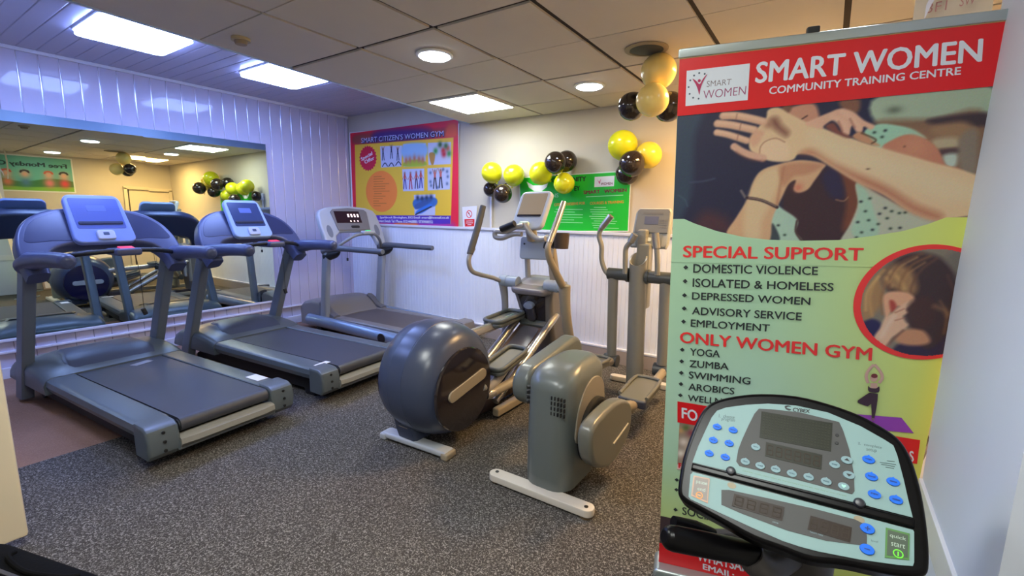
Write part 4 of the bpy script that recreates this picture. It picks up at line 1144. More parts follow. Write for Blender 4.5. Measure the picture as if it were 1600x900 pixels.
    # fixed front handlebar loops
    fp = [(-1.9104,2.98,1.3171),(-1.9797,2.98,1.3008),(-2.0744,2.98,1.2636),(-2.1665,2.98,1.2605),(-2.1722,2.98,1.2201),(-2.1041,2.98,1.2129),(-2.0022,2.98,1.2465),(-1.9261,2.98,1.2493)]
    W(B().tube([fp[0], fp[1], fp[2], fp[3], fp[4], fp[5], fp[6], fp[7]], 0.019, seg=12), 'fixed_handle', M_arm, a=60)
    gp = [(-2.096,2.95,1.2832),(-1.972,2.95,1.3303)]
    W(B().tube([gp[0], gp[1]], 0.024, smooth=False), 'pulse_grip', M_black, a=60)
    fp = [(-1.8992,2.98,1.327),(-1.8639,2.98,1.2802),(-1.8291,2.98,1.2433),(-1.7727,2.98,1.2172),(-1.7182,2.98,1.2242)]
    W(B().tube(fp, 0.02, seg=12), 'fixed_handle', M_arm, a=60)
    # moving arms
    la = [(-2.22,2.7664,1.1378),(-2.22,2.713,1.0731),(-2.22,2.7131,1.015),(-2.22,2.7516,0.9628),(-2.22,2.8469,0.9287),(-2.22,3.0158,0.8858),(-2.22,3.1426,0.8401)]
    am = W(B().tube(la, 0.018, seg=14), 'moving_arm', M_arm, a=60)
    lg = [(-2.22,2.8828,1.4566),(-2.22,2.828,1.3204),(-2.22,2.7509,1.1579),(-2.22,2.7205,1.0968)]
    W(B().tube([lg[0], lg[1], lg[2], lg[3]], [0.023, 0.026, 0.026, 0.024], seg=14), 'grip', M_grip, am, 60)
    lk = [(-2.22,3.1334,0.8412),(-2.22,3.1933,0.6693),(-2.22,3.2005,0.3536)]
    W(B().tube([(-2.22, 3.15, 0.86), lk[1], lk[2]], [0.034, 0.024, 0.022], seg=14, squash=1.3), 'lower_link', M_arm, am, 60)
    ra = [(-1.62,3.066,1.4905),(-1.62,2.9774,1.3567),(-1.62,2.8654,1.2009),(-1.62,2.8503,1.1477),(-1.62,2.8912,1.0723),(-1.62,2.972,0.9866),(-1.62,3.0783,0.8795)]
    am = W(B().tube(ra, [0.016, 0.019, 0.02, 0.024, 0.026, 0.028, 0.03], seg=14), 'moving_arm', M_tan, a=60)
    W(B().tube([ra[0], ra[1], ra[2]], [0.02, 0.024, 0.023], seg=14), 'grip', M_silv, am, 60)
    lk = [(-1.62,3.0993,0.8722),(-1.62,3.1573,0.6446),(-1.62,3.2826,0.2955)]
    W(B().tube([(-1.62, 3.12, 0.87), lk[1], lk[2]], [0.036, 0.03, 0.032], seg=14, squash=1.4), 'lower_link', M_tan, am, 60)
    return t
big_elliptical()

# ---------------------------------------------------------------- the older grey elliptical
M_e2 = mat('olive_grey_plastic', (104, 104, 96), 0.3, bump=0.03, scale=250)
M_e2s = mat('grey_green_plastic', (94, 100, 98), 0.3)
M_wfoot = mat('chipped_white_paint', (204, 196, 184), 0.45, vary=0.08)
M_e2t = mat('grey_tube_paint', (142, 140, 132), 0.3, metal=0.2)
M_e2d = mat('dark_grey_sleeve', (72, 76, 78), 0.35)
def old_elliptical():
    t = thing('elliptical_trainer', 'older olive-grey elliptical trainer with vented upright shroud and a chipped white foot bar', 'elliptical trainer', (-1.08, 2.7, 0))
    def W(b, name, m, p=None, a=40):
        return b.build(name, m, p or t, angle=a, world=True)
    fl = stadium((-1.325, 1.85), (-0.81, 1.86), 0.038)
    fb = W(B().prism(fl, Frame((0, 0, 0), (1, 0, 0), (0, 1, 0)), 0.012, 0.05, bev=0.006), 'rear_foot', M_wfoot)
    for x in (-1.325, -0.81):
        W(B().lathe([(0.0, 0.0), (0.01, 0.0), (0.01, 0.003), (0.0, 0.003)], (x, 1.855, 0.0495), (0, 0, 1), 12), 'bolt_hole', M_black, fb)
        W(B().lathe([(0.0, 0.0), (0.03, 0.0), (0.03, 0.014), (0.0, 0.014)], (x, 1.855, 0.0), (0, 0, 1), 16), 'rubber_pad', mat('brown_pad', (92, 74, 48), 0.6), fb)
    # shroud
    secs = []
    X0, X1 = -1.185, -0.925
    for z, y0, y1, k in ((0.05, 1.865, 2.25, 1.0), (0.10, 1.862, 2.27, 1.0), (0.105, 1.86, 2.275, 1.0), (0.35, 1.865, 2.31, 1.0), (0.55, 1.873, 2.33, 1.0), (0.585, 1.88, 2.335, 0.985)):
        w = (X1 - X0) * k
        secs.append([(-1.055 + a, (y0 + y1) / 2 + c, z) for a, c in rrect(w, y1 - y0, 0.095, 6)])
    for z, dy0, dy1, k in ((0.61, 0.02, 0.0, 0.95), (0.635, 0.05, 0.01, 0.86), (0.655, 0.11, 0.03, 0.70), (0.665, 0.18, 0.07, 0.45)):
        w = (X1 - X0) * k
        y0, y1 = 1.885 + dy0, 2.335 - dy1
        secs.append([(-1.055 + a, (y0 + y1) / 2 + c, z) for a, c in rrect(w, y1 - y0, min(0.095, w / 2.1), 6)])
    sh = W(B().loft(secs), 'shroud', M_e2s, a=60)
    vb = B()
    for i in range(5):
        for j in range(4):
            vb.box((-1.02 + i * 0.017, 1.8735, 0.53 - j * 0.026), (0.006, 0.012, 0.016))
    W(vb, 'vent_grille', M_black, sh)
    vb = B()
    for j in range(4):
        vb.box((-1.168, 1.915, 0.54 - j * 0.026), (0.03, 0.035, 0.012), Matrix.Rotation(math.radians(-52), 3, 'Z'))
    W(vb, 'vent_grille', M_black, sh)
    sp = [(-0.925,1.953,0.2938),(-0.925,1.9511,0.4014),(-0.925,1.9799,0.477),(-0.925,2.032,0.5395),(-0.925,2.1116,0.5759),(-0.925,2.192,0.5697),(-0.925,2.2555,0.5263),(-0.925,2.2813,0.4531),(-0.925,2.2847,0.3489),(-0.925,2.1713,0.3031),(-0.925,2.064,0.2749)]
    ol = [(y, z) for x, y, z in sp]
    fr = Frame((-0.928, 0, 0), (0, 1, 0), (0, 0, 1))
    W(B().prism(spline2(ol, 4), fr, -0.004, 0.010, bev=0.004), 'side_panel', mat('taupe_panel', (146, 138, 124), 0.35), sh)
    # cranks with their covers
    cp = [(-0.79,1.8374,0.3589),(-0.79,1.8499,0.4404),(-0.79,1.9551,0.4691),(-0.79,2.1479,0.4733),(-0.79,2.3001,0.4287),(-0.79,2.3685,0.3689),(-0.79,2.3674,0.2503),(-0.79,2.2624,0.175),(-0.79,2.1057,0.1489),(-0.79,1.9717,0.1916),(-0.79,1.8749,0.2665)]
    ol = spline2([(y, z) for x, y, z in cp], 4)
    fr = Frame((-0.79, 0, 0), (0, 1, 0), (0, 0, 1))
    cr_ = W(B().prism(ol, fr, -0.075, 0.0, bev=0.022, seg=4), 'crank_cover', M_e2)
    rl = [(-0.79,2.1079,0.2626),(-0.79,2.3112,0.2943)]
    W(B().tube([rl[0], rl[1]], 0.006, smooth=False).box(tuple((Vector(rl[0]) + Vector(rl[1])) / 2 - Vector((0.004, 0, 0))), (0.004, 0.02, 0.02)), 'cover_trim', mat('cover_trim', (170, 164, 148), 0.35), cr_)
    W(B().lathe([(0.0, 0.0), (0.17, 0.0), (0.17, 0.03), (0.155, 0.04), (0.0, 0.04)], (-0.925, 2.14, 0.30), (1, 0, 0), 36), 'crank_disc', M_frame)
    W(B().tube([(-0.93, 2.14, 0.30), (-0.86, 2.14, 0.30)], 0.02, smooth=False), 'axle', M_steel)
    ol = stadium((2.10, 0.48), (2.55, 0.54), 0.112)
    fr = Frame((-1.21, 0, 0), (0, 1, 0), (0, 0, 1))
    cl = W(B().prism(ol, fr, -0.13, -0.02, bev=0.03, seg=4), 'crank_cover', M_e2s)
    W(B().tube([(-1.17, 2.14, 0.30), (-1.25, 2.14, 0.34), (-1.25, 2.14, 0.45)], 0.03), 'crank_shaft', M_frame, cl)
    # floor beam and front foot
    W(B().box((-1.10, 2.95, 0.07), (0.09, 1.5, 0.06), Matrix.Rotation(math.radians(3.2), 3, 'Z'), 0.012), 'base_beam', M_e2t)
    fl = stadium((-1.40, 3.68), (-0.92, 3.72), 0.035)
    W(B().prism(fl, Frame((0, 0, 0), (1, 0, 0), (0, 1, 0)), 0.005, 0.05, bev=0.008), 'front_foot', M_wfoot)
    # mast: an open tube cut on the slant
    mb = Vector((-1.135, 3.42, 0.08))
    mt = Vector((-1.155, 3.40, 1.085))
    secs = []
    for q, slant in ((mb, 0), (mb.lerp(mt, 0.5), 0), (mt, 0.05)):
        secs.append([(q.x + 0.066 * math.cos(a), q.y + 0.055 * math.sin(a), q.z + slant * math.sin(a)) for a in [2 * math.pi * k / 28 for k in range(28)]])
    q = mt
    for rr, dz in ((0.82, 0.0), (0.8, -0.12)):
        secs.append([(q.x + 0.066 * rr * math.cos(a), q.y + 0.055 * rr * math.sin(a), q.z + dz + 0.05 * math.sin(a)) for a in [2 * math.pi * k / 28 for k in range(28)]])
    W(B().loft(secs), 'mast', M_e2t, a=50)
    # cross sleeves, links, elbows
    for s, x0, x1 in ((-1, -1.385, -1.215), (1, -1.085, -0.90)):
        W(B().tube([(x0, 3.40, 0.955), (x1, 3.40, 0.955)], 0.046, smooth=False, seg=20), 'pivot_sleeve', M_e2d, a=50)
        W(B().tube([(x0 if s > 0 else x1, 3.40, 0.955), ((x0 if s > 0 else x1) + 0.02 * s, 3.40, 0.955)], 0.055, smooth=False, seg=20), 'sleeve_collar', M_e2d, a=50)
    for x in (-1.345, -0.945):
        lk = W(B().tube([(x, 3.40, 0.94), (x + 0.01, 3.42, 0.30)], [0.034, 0.032], smooth=False, seg=16, squash=1.2), 'lower_link', M_e2t, a=50)
        W(B().tube([(x - 0.05, 3.43, 0.255), (x + 0.06, 3.43, 0.255)], 0.05, smooth=False, seg=18), 'elbow_joint', M_e2d, lk, 50)
    # pedals and arms
    def pedal(cs, s):
        P = [Vector(c) for c in cs]
        o = P[0]
        fr = Frame(o, P[1] - o, P[3] - o)
        w, L = (P[1] - o).length, (P[3] - o).length
        ol = rrect(w, L, 0.04, 5, (w / 2, L / 2))
        p = W(B().prism(ol, fr, -0.045, 0.0, bev=0.01, seg=3), 'pedal', M_e2)
        W(B().prism(rrect(w, 0.05, 0.02, 4, (w / 2, 0.02)), fr, -0.06, -0.004, bev=0.012, seg=3), 'heel_cup', mat('pedal_navy', (58, 62, 78), 0.4), p)
        rim = [fr.p(u, v, 0.004) for u, v in ol if v > 0.06]
        W(B().tube([fr.p(0.004, 0.03, 0.004)] + [fr.p(a, c, 0.008) for a, c in ((0.004, L - 0.05), (0.04, L - 0.004), (w - 0.04, L - 0.004), (w - 0.004, L - 0.05))] + [fr.p(w - 0.004, 0.03, 0.004)], 0.012, seg=10), 'pedal_rim', M_e2, p, 60)
        return p
    z0 = 0.27
    pedal([(-1.03, 2.78, 0.245), (-0.845, 2.78, 0.245), (-0.845, 3.13, 0.275), (-1.03, 3.13, 0.275)], 1)
    pedal([(-1.45, 2.92, 0.34), (-1.265, 2.92, 0.34), (-1.265, 3.25, 0.32), (-1.45, 3.25, 0.32)], -1)
    W(B().tube([(-0.87, 2.28, 0.36), (-0.89, 2.6, 0.27), (-0.925, 2.8, 0.20), (-0.925, 3.15, 0.215), (-0.915, 3.42, 0.255)], [0.036, 0.034, 0.03, 0.03, 0.032], seg=16), 'pedal_arm', M_tan, a=60)
    W(B().tube([(-1.28, 2.45, 0.5), (-1.32, 2.7, 0.36), (-1.355, 2.9, 0.28), (-1.355, 3.2, 0.265), (-1.32, 3.42, 0.255)], [0.036, 0.034, 0.03, 0.03, 0.032], seg=16), 'pedal_arm', M_tan, a=60)
    # handles
    mh = [(-1.3644,3.38,0.9393),(-1.4087,3.38,0.9806),(-1.4394,3.38,1.0634),(-1.4442,3.38,1.1626),(-1.4696,3.38,1.2455),(-1.4417,3.38,1.325),(-1.3923,3.38,1.3795)]
    am = W(B().tube(mh, 0.019, seg=14), 'moving_arm', M_e2t, a=60)
    g = [(-1.4512,3.38,1.3052),(-1.3778,3.38,1.399)]
    W(B().tube([g[0], g[1]], 0.025, smooth=False), 'grip', M_steel, am, 60)
    rm = [(-0.90, 3.40, 0.955), (-0.855, 3.38, 1.0), (-0.84, 3.36, 1.12), (-0.85, 3.32, 1.24), (-0.86, 3.25, 1.33)]
    am = W(B().tube(rm, 0.019, seg=14), 'moving_arm', M_e2t, a=60)
    W(B().tube([rm[3], rm[4]], 0.025, smooth=False), 'grip', M_steel, am, 60)
    h = [(-1.235,3.36,0.9672),(-1.2412,3.36,1.078),(-1.2408,3.36,1.1597),(-1.2091,3.36,1.2088),(-1.1783,3.36,1.2667)]
    fx = W(B().tube(h, 0.019, seg=14), 'fixed_handle', M_e2t, a=60)
    W(B().tube([h[3], h[4]], 0.026, smooth=False), 'grip', M_steel, fx, 60)
    h = [(-0.9947,3.36,0.9782),(-1.0022,3.36,1.094),(-1.0118,3.36,1.172),(-1.0281,3.36,1.2814)]
    fx = W(B().tube(h, 0.019, seg=14), 'fixed_handle', M_e2t, a=60)
    W(B().tube([h[2], h[3]], 0.026, smooth=False), 'grip', M_steel, fx, 60)
    W(B().box((-1.15, 3.47, 1.18), (0.07, 0.09, 0.24), bev=0.015).box((-1.13, 3.47, 0.95), (0.10, 0.10, 0.5), bev=0.02), 'console_bracket', M_e2t)
    # console
    cp = [(-1.2572,3.46,1.1487),(-0.9626,3.46,1.1694)]
    ct = [(-0.9753,3.55,1.4667),(-1.2618,3.55,1.4604)]
    o = (Vector(cp[0]) + Vector(cp[1])) / 2
    top = (Vector(ct[0]) + Vector(ct[1])) / 2
    fr = Frame(o, (1, 0, 0), top - o)
    H = (top - o).length
    ol = [(-0.14, 0.01), (0.13, 0.01), (0.145, 0.05), (0.15, H - 0.04), (0.13, H), (-0.10, H), (-0.125, H - 0.04)]
    cs = W(B().prism(ol, fr, -0.05, 0.0, bev=0.014, seg=3), 'console', mat('console_pale', (150, 152, 150), 0.35))
    W(B().prism([(-0.115, 0.12), (0.135, 0.12), (0.138, H - 0.03), (0.12, H - 0.012), (-0.09, H - 0.012), (-0.108, H - 0.03)], fr, 0.0, 0.012, bev=0.006), 'display_panel', mat('console_grey_panel', (104, 106, 108), 0.35), cs)
    W(B().prism(rect(-0.045, 0.185, 0.06, 0.245), fr, 0.012, 0.0135), 'display_window', mat('lcd_slate', (86, 92, 116), 0.2), cs)
    W(B().prism(rect(-0.06, 0.262, 0.09, 0.275), fr, 0.012, 0.0135), 'print_band', mat('lcd_band', (96, 96, 96), 0.4), cs)
    W(B().prism(rrect(0.20, 0.10, 0.02, 4, (0.0, 0.065)), fr, 0.0, 0.006, bev=0.003), 'key_panel', mat('key_panel_grey', (118, 120, 118), 0.35), cs)
    W(B().prism(rrect(0.06, 0.028, 0.008, 3, (-0.01, 0.07)), fr, 0.006, 0.009), 'key_display', mat('key_white', (206, 214, 214), 0.3), cs)
    kb = B()
    for i in range(3):
        for j in range(4):
            kb.prism(rrect(0.014, 0.012, 0.003, 2, (0.082 + i * 0.018, 0.165 + j * 0.018)), fr, 0.012, 0.014)
    W(kb, 'keypad', mat('key_grey', (104, 104, 104), 0.4), cs)
    return t
old_elliptical()

# ---------------------------------------------------------------- the roll-up banner
FB = Frame((-0.414330,1.668052,0.000000),(0.970307,0.240670,0.024113),(0.000827,-0.102994,0.994682))
def banner():
    t = thing('rollup_banner', 'tall red and green roll-up banner of a women\'s training centre, standing by the white pillar', 'banner', tuple(FB.p(0.37, 0.0)))
    W = lambda b, name, m, p=None, a=40: b.build(name, m, p or t, angle=a, world=True)
    U0, U1, VT = 0.0, 0.742, 1.868
    # sheet: pale green running to yellow-green at its right edge
    m = mat('banner_green_print', (150, 190, 150), 0.42)
    nt = m.node_tree
    at = nt.nodes.new('ShaderNodeAttribute')
    at.attribute_name = 'Ink'
    nt.links.new(at.outputs['Color'], nt.nodes['Principled BSDF'].inputs['Base Color'])
    def green(ink):
        k = np.clip((ink.U - 0.25) / 0.5, 0, 1) ** 1.3
        ink._mix(k * 0.8, (222, 220, 84))
        kk = np.exp(-((ink.U - 0.2) / 0.3) ** 2 - ((ink.V - 0.75) / 0.28) ** 2)
        ink._mix(kk * 0.6, (184, 216, 208))
        ink._mix(np.clip((0.55 - ink.V) / 0.3, 0, 1) * 0.6, (204, 212, 110))
        return ink
    ink = green(Ink(U0, 0.085, U1, VT, 0.012, (170, 208, 172)))
    ink.build('printed_sheet', FB, 0.0, t)
    W(B().prism(rect(U0, 0.083, U1, VT + 0.01), FB, -0.0022, -0.0004), 'cloth', mat('banner_backing', (214, 216, 214), 0.6))
    # photograph of hands
    ink = Ink(U0 + 0.0005, 1.28, U1, 1.745, 0.0022, (34, 34, 62))
    f, s_, bl = ink.fill, ink.stroke, ink.blob
    f([(-0.0155,1.7216),(0.0707,1.72),(0.0515,1.6435),(0.053,1.5019),(0.0342,1.4238),(-0.0027,1.3939)], (48, 62, 82), 0.012)
    s_([(0.0451,1.5118),(0.0852,1.5143),(0.1136,1.521)], 0.004, (64, 70, 96), 0.003)
    s_([(0.0132,1.4737),(0.0326,1.4595),(0.041,1.4396)], 0.004, (62, 82, 96), 0.003)
    f([(0.0901,1.4232),(0.1548,1.403),(0.1669,1.3539),(0.0653,1.3635)], (74, 44, 54), 0.02)
    # blurred room at the upper right
    f([(0.5005,1.7203),(0.7199,1.7301),(0.7349,1.6359),(0.6302,1.6466),(0.514,1.6454)], (160, 176, 152), 0.006)
    bl([(0.5401,1.682)][0], 0.018, (90, 98, 84), 0.8, 0.01)
    f([(0.5028,1.656),(0.6293,1.6529),(0.7325,1.6513),(0.7674,1.3904),(0.6558,1.4672),(0.5533,1.6119)], (128, 96, 74), 0.01)
    f([(0.6238,1.6549),(0.731,1.6605),(0.7361,1.6281),(0.6285,1.6404)], (62, 46, 54), 0.006)
    f([(0.6258,1.6312),(0.6831,1.6427),(0.7139,1.6251),(0.7152,1.6002),(0.6491,1.6075)], (150, 116, 86), 0.008)
    f([(0.6339,1.6021),(0.6824,1.6038),(0.6889,1.5782),(0.6427,1.5775)], (176, 160, 130), 0.007)
    f([(0.6484,1.5756),(0.6902,1.5781),(0.6926,1.5621),(0.6558,1.5608)], (78, 56, 60), 0.005)
    f([(0.6612,1.5605),(0.69,1.5622),(0.6893,1.5318),(0.6706,1.5326)], (178, 192, 180), 0.006)
    f([(0.689,1.6034),(0.7215,1.6168),(0.7336,1.4978),(0.7003,1.5281)], (132, 118, 104), 0.007)
    # hair and face behind
    f([(0.2793,1.6963),(0.3064,1.711),(0.3554,1.7136),(0.3723,1.6656),(0.3456,1.6574),(0.3101,1.6701)], (192, 136, 112), 0.005)
    f([(0.2782,1.71),(0.2991,1.7217),(0.301,1.7014),(0.2863,1.689)], (112, 76, 62), 0.004)
    s_([(0.3299,1.6755),(0.3415,1.683)], 0.003, (60, 36, 40), 0.002)
    f([(0.415,1.715),(0.4585,1.716),(0.4595,1.682),(0.4264,1.6912)], (126, 84, 66), 0.006)
    f([(0.3135,1.5445),(0.4004,1.5408),(0.4802,1.503),(0.4999,1.4361),(0.4885,1.379),(0.4541,1.3275),(0.3494,1.3301),(0.3157,1.3925),(0.3,1.4579)], (58, 34, 42), 0.006)
    f([(0.436,1.5219),(0.4772,1.5031),(0.4953,1.4503),(0.487,1.3917),(0.4594,1.3645),(0.4596,1.4457)], (112, 62, 44), 0.008)
    f([(0.3935,1.5183),(0.4235,1.5398),(0.4486,1.4901),(0.4495,1.4547),(0.4179,1.4626)], (42, 34, 66), 0.008)
    s_([(0.4345,1.4515),(0.4533,1.4476),(0.4628,1.458)], 0.003, (150, 110, 84), 0.002)
    # blouse with dots
    f([(0.4803,1.6281),(0.5107,1.6489),(0.5521,1.6427),(0.5897,1.6289),(0.6188,1.6046),(0.5765,1.6153),(0.5439,1.5978),(0.5236,1.5791)], (154, 196, 170), 0.003)
    f([(0.478,1.4962),(0.5365,1.4633),(0.6221,1.4101),(0.6774,1.3925),(0.6278,1.3684),(0.5721,1.354),(0.5068,1.3391),(0.4572,1.3276),(0.4759,1.3827),(0.4875,1.4398)], (176, 178, 158), 0.003)
    f([(0.478,1.4962),(0.5009,1.4781),(0.5288,1.4181),(0.5456,1.3539),(0.5068,1.3391),(0.481,1.3645),(0.492,1.4274)], (160, 190, 166), 0.004)
    f([(0.2747,1.4435),(0.3079,1.4244),(0.3451,1.3942),(0.3433,1.3604),(0.3609,1.3302),(0.2943,1.3295),(0.2746,1.3831)], (164, 190, 172), 0.003)
    f([(0.278,1.3831),(0.2907,1.3717),(0.3039,1.3354),(0.2739,1.3293)], (58, 66, 74), 0.003)
    s_([(0.3436,1.3923),(0.3433,1.3604),(0.3605,1.334)], 0.005, (74, 50, 48), 0.002)
    dots = [(0.527,1.6315),(0.5033,1.6282),(0.5219,1.6155),(0.4944,1.445),(0.508,1.4183),(0.5185,1.3933),(0.5306,1.3664),(0.506,1.3591),(0.5142,1.4534),(0.5415,1.4109),(0.542,1.3825),(0.5606,1.3984),(0.5527,1.4265),(0.5684,1.4176),(0.5863,1.4122),(0.593,1.3719),(0.5715,1.3701),(0.599,1.4138),(0.2968,1.3793),(0.316,1.3508),(0.4955,1.3445),(0.4935,1.388)]
    for i, c in enumerate(dots):
        bl(c, 0.0042, (44, 60, 52) if i % 3 else (30, 34, 44), 1.0, 0.0034)
    # shoulder and upper arm
    f([(0.5257,1.5856),(0.5469,1.6074),(0.5802,1.6183),(0.6174,1.6047),(0.6484,1.5756),(0.6685,1.5375),(0.7008,1.5248),(0.7466,1.4812),(0.6617,1.5199),(0.5739,1.5616)], (188, 122, 96), 0.003)
    bl([(0.598,1.5881)][0], 0.03, (206, 146, 112), 0.5)
    bl([(0.5746,1.5878)][0], 0.003, (110, 66, 56), 0.8)
    # lower wrist and hand
    f([(0.158,1.3519),(0.1814,1.4028),(0.2074,1.456),(0.2193,1.5043),(0.237,1.5368),(0.2738,1.5533),(0.3356,1.5647),(0.3963,1.5514),(0.3919,1.5341),(0.3761,1.5047),(0.3626,1.4819),(0.341,1.4734),(0.3272,1.4828),(0.3297,1.5081),(0.3129,1.4978),(0.2997,1.4616),(0.2863,1.4246),(0.2789,1.3926),(0.2739,1.3293),(0.204,1.3325)], (202, 160, 124), 0.003)
    f([(0.2198,1.4969),(0.2407,1.533),(0.2761,1.5461),(0.2887,1.5131),(0.2742,1.4491),(0.2517,1.3928),(0.2495,1.3329),(0.2125,1.3365),(0.2047,1.4218)], (210, 184, 146), 0.009, 0.8)
    f([(0.2859,1.5456),(0.3363,1.5576),(0.3935,1.5481),(0.3584,1.5249),(0.3239,1.519),(0.3001,1.4945)], (178, 120, 92), 0.006, 0.7)
    s_([(0.2973,1.5452),(0.2919,1.4948),(0.2883,1.4395)], 0.006, (166, 112, 84), 0.004, 0.7)
    bl([(0.338,1.488)][0], 0.012, (196, 104, 84), 0.7)
    s_([(0.1899,1.4828),(0.2017,1.4637)], 0.007, (110, 100, 104), 0.002)
    s_([(0.207,1.4617),(0.2469,1.4533),(0.289,1.4321)], 0.0085, (58, 36, 44), 0.0015)
    s_([(0.2122,1.4616),(0.2469,1.4543),(0.2853,1.4359)], 0.003, (150, 126, 112), 0.0012, 0.8)
    # raised palm and forearm
    f([(0.2388,1.6823),(0.2433,1.706),(0.2686,1.7108),(0.2987,1.6914),(0.3449,1.6642),(0.3897,1.6442),(0.4755,1.6068),(0.5434,1.5797),(0.6308,1.5474),(0.7505,1.4972),(0.7503,1.4155),(0.6933,1.3958),(0.6609,1.3926),(0.6073,1.4154),(0.544,1.4614),(0.481,1.4961),(0.4158,1.5401),(0.3661,1.5737),(0.331,1.5807),(0.3195,1.5673),(0.2959,1.5613),(0.2579,1.5666),(0.232,1.5805),(0.2054,1.5998),(0.2016,1.6287),(0.2148,1.6526)], (214, 182, 144), 0.003)
    f([(0.334,1.5823),(0.3739,1.5733),(0.4235,1.5398),(0.4885,1.4958),(0.5515,1.4595),(0.6144,1.4153),(0.6691,1.3925),(0.6777,1.4095),(0.6184,1.4376),(0.548,1.4871),(0.4778,1.5238),(0.414,1.5575),(0.3644,1.5911)], (168, 96, 72), 0.012, 0.75)
    f([(0.3595,1.6411),(0.4769,1.5951),(0.6331,1.5309),(0.7471,1.4779),(0.7465,1.4404),(0.6723,1.4468),(0.5685,1.495),(0.4449,1.5509),(0.3712,1.6011)], (216, 196, 160), 0.02, 0.7)
    bl([(0.5003,1.5332)][0], 0.0045, (92, 60, 52), 0.9, 0.0022)
    f([(0.2518,1.6813),(0.2677,1.6836),(0.2823,1.6619),(0.2999,1.6434),(0.2945,1.6317),(0.2742,1.6451),(0.2566,1.662)], (112, 64, 56), 0.010, 0.85)
    bl([(0.2466,1.6661)][0], 0.012, (150, 96, 80), 0.6)
    f([(0.2286,1.6021),(0.2372,1.6194),(0.266,1.6265),(0.2927,1.6161),(0.3075,1.5943),(0.3,1.57),(0.2627,1.5682),(0.237,1.5802)], (222, 190, 158), 0.006, 0.8)
    s_([(0.2314,1.5877),(0.2317,1.6055),(0.2437,1.6208),(0.2692,1.628),(0.2927,1.6161)], 0.003, (150, 96, 76), 0.002, 0.7)
    f([(0.2028,1.6357),(0.218,1.6542),(0.2383,1.6475),(0.2331,1.6303),(0.2214,1.6097),(0.208,1.6105)], (206, 150, 126), 0.005, 0.7)
    for pts, w in (([(0.1274,1.6996),(0.1615,1.6969),(0.199,1.687),(0.2328,1.6758)], 0.021), ([(0.1131,1.6793),(0.1461,1.6733),(0.1807,1.6638),(0.2114,1.6546)], 0.021), ([(0.1128,1.6541),(0.141,1.6468),(0.1691,1.6361),(0.1951,1.6255)], 0.018)):
        s_(pts, w, (206, 160, 132), 0.003)
        s_([(a, c + 0.003) for a, c in pts], w * 0.4, (222, 184, 156), 0.004, 0.7)
    for c in [(0.1738,1.666),(0.1618,1.6934),(0.1689,1.6379)]:
        s_([(c[0], c[1] - 0.008), (c[0] + 0.002, c[1] + 0.008)], 0.003, (140, 90, 76), 0.002, 0.6)
    s_([(0.1622,1.6113),(0.1819,1.5975),(0.2065,1.5854),(0.2407,1.5746)], 0.02, (206, 160, 136), 0.003)
    s_([(0.1685,1.5946),(0.204,1.5728),(0.2465,1.5654)], 0.006, (120, 68, 60), 0.004, 0.5)
    # hand laid over the face
    f([(0.339,1.6612),(0.3652,1.6761),(0.3927,1.6873),(0.4172,1.6952),(0.4475,1.6862),(0.4764,1.6612),(0.5011,1.6463),(0.4938,1.6354),(0.4783,1.6447),(0.4741,1.6318),(0.4621,1.6342),(0.4503,1.6483),(0.4455,1.6254),(0.4336,1.6261),(0.4222,1.6486),(0.4054,1.6665),(0.3856,1.6545),(0.379,1.6449)], (214, 166, 140), 0.003)
    s_([(0.4013,1.6767),(0.4271,1.6582),(0.439,1.6308)], 0.014, (220, 176, 150), 0.004, 0.8)
    s_([(0.4238,1.6881),(0.453,1.6629),(0.4676,1.6372)], 0.013, (220, 176, 150), 0.004, 0.8)
    s_([(0.4178,1.6622),(0.4293,1.6381)], 0.004, (150, 92, 80), 0.003, 0.7)
    s_([(0.4438,1.6669),(0.4566,1.6445)], 0.004, (150, 92, 80), 0.003, 0.7)
    f([(0.3892,1.6492),(0.4061,1.6597),(0.425,1.6367),(0.452,1.6199),(0.4342,1.6211)], (122, 66, 58), 0.004)
    f([(0.455,1.6198),(0.4726,1.6319),(0.5045,1.6067),(0.5191,1.5926),(0.4864,1.6012)], (190, 138, 104), 0.003)
    s_([(0.4745,1.6285),(0.5084,1.6098),(0.5009,1.6003)], 0.004, (92, 70, 52), 0.002)
    ink.grain(2.5)
    ink.build('hands_picture', FB, 0.0012, t)
    # sheet colour again below the curved lower edge of the photograph
    top = [(-0.0055,1.4182),(0.016,1.408),(0.0642,1.3856),(0.1302,1.3617),(0.2032,1.3443),(0.2733,1.3361),(0.3573,1.334),(0.4531,1.3368),(0.5283,1.3484),(0.6,1.363),(0.654,1.3823),(0.6988,1.4043),(0.7343,1.4257)]
    lo = [(U0, top[0][1] - 0.002)] + top[1:-1] + [(U1, top[-1][1])]
    lower = green(Ink(U0, 1.26, U1, 1.40, 0.003, (170, 208, 172)))
    lu, lv = np.array([p[0] for p in lo]), np.array([p[1] for p in lo])
    edge = lambda U: np.interp(U, lu, lv)
    rowsn = lower.nv
    Vn = np.minimum(lower.V, edge(lower.U))
    lower.V = Vn
    lower.build('curved_lower_field', FB, 0.0015, t)
    # red header
    hb = [(0.0005,1.7084),(0.7409,1.7215)]
    hd = [(U0, hb[0][1]), (U1, hb[1][1]), (U1, VT), (U0, VT)]
    M_hred = mat('banner_red_print', (216, 24, 32), 0.34)
    flat(hd, FB, 0.0024, M_hred, 'red_header', t)
    M_wp = mat('banner_white_print', (216, 222, 232), 0.45)
    text('SMART WOMEN', [(0.2036,1.7793),(0.7034,1.7801),(0.698,1.8339),(0.2042,1.8351)], FB, 0.0034, M_wp, t, 0.012)
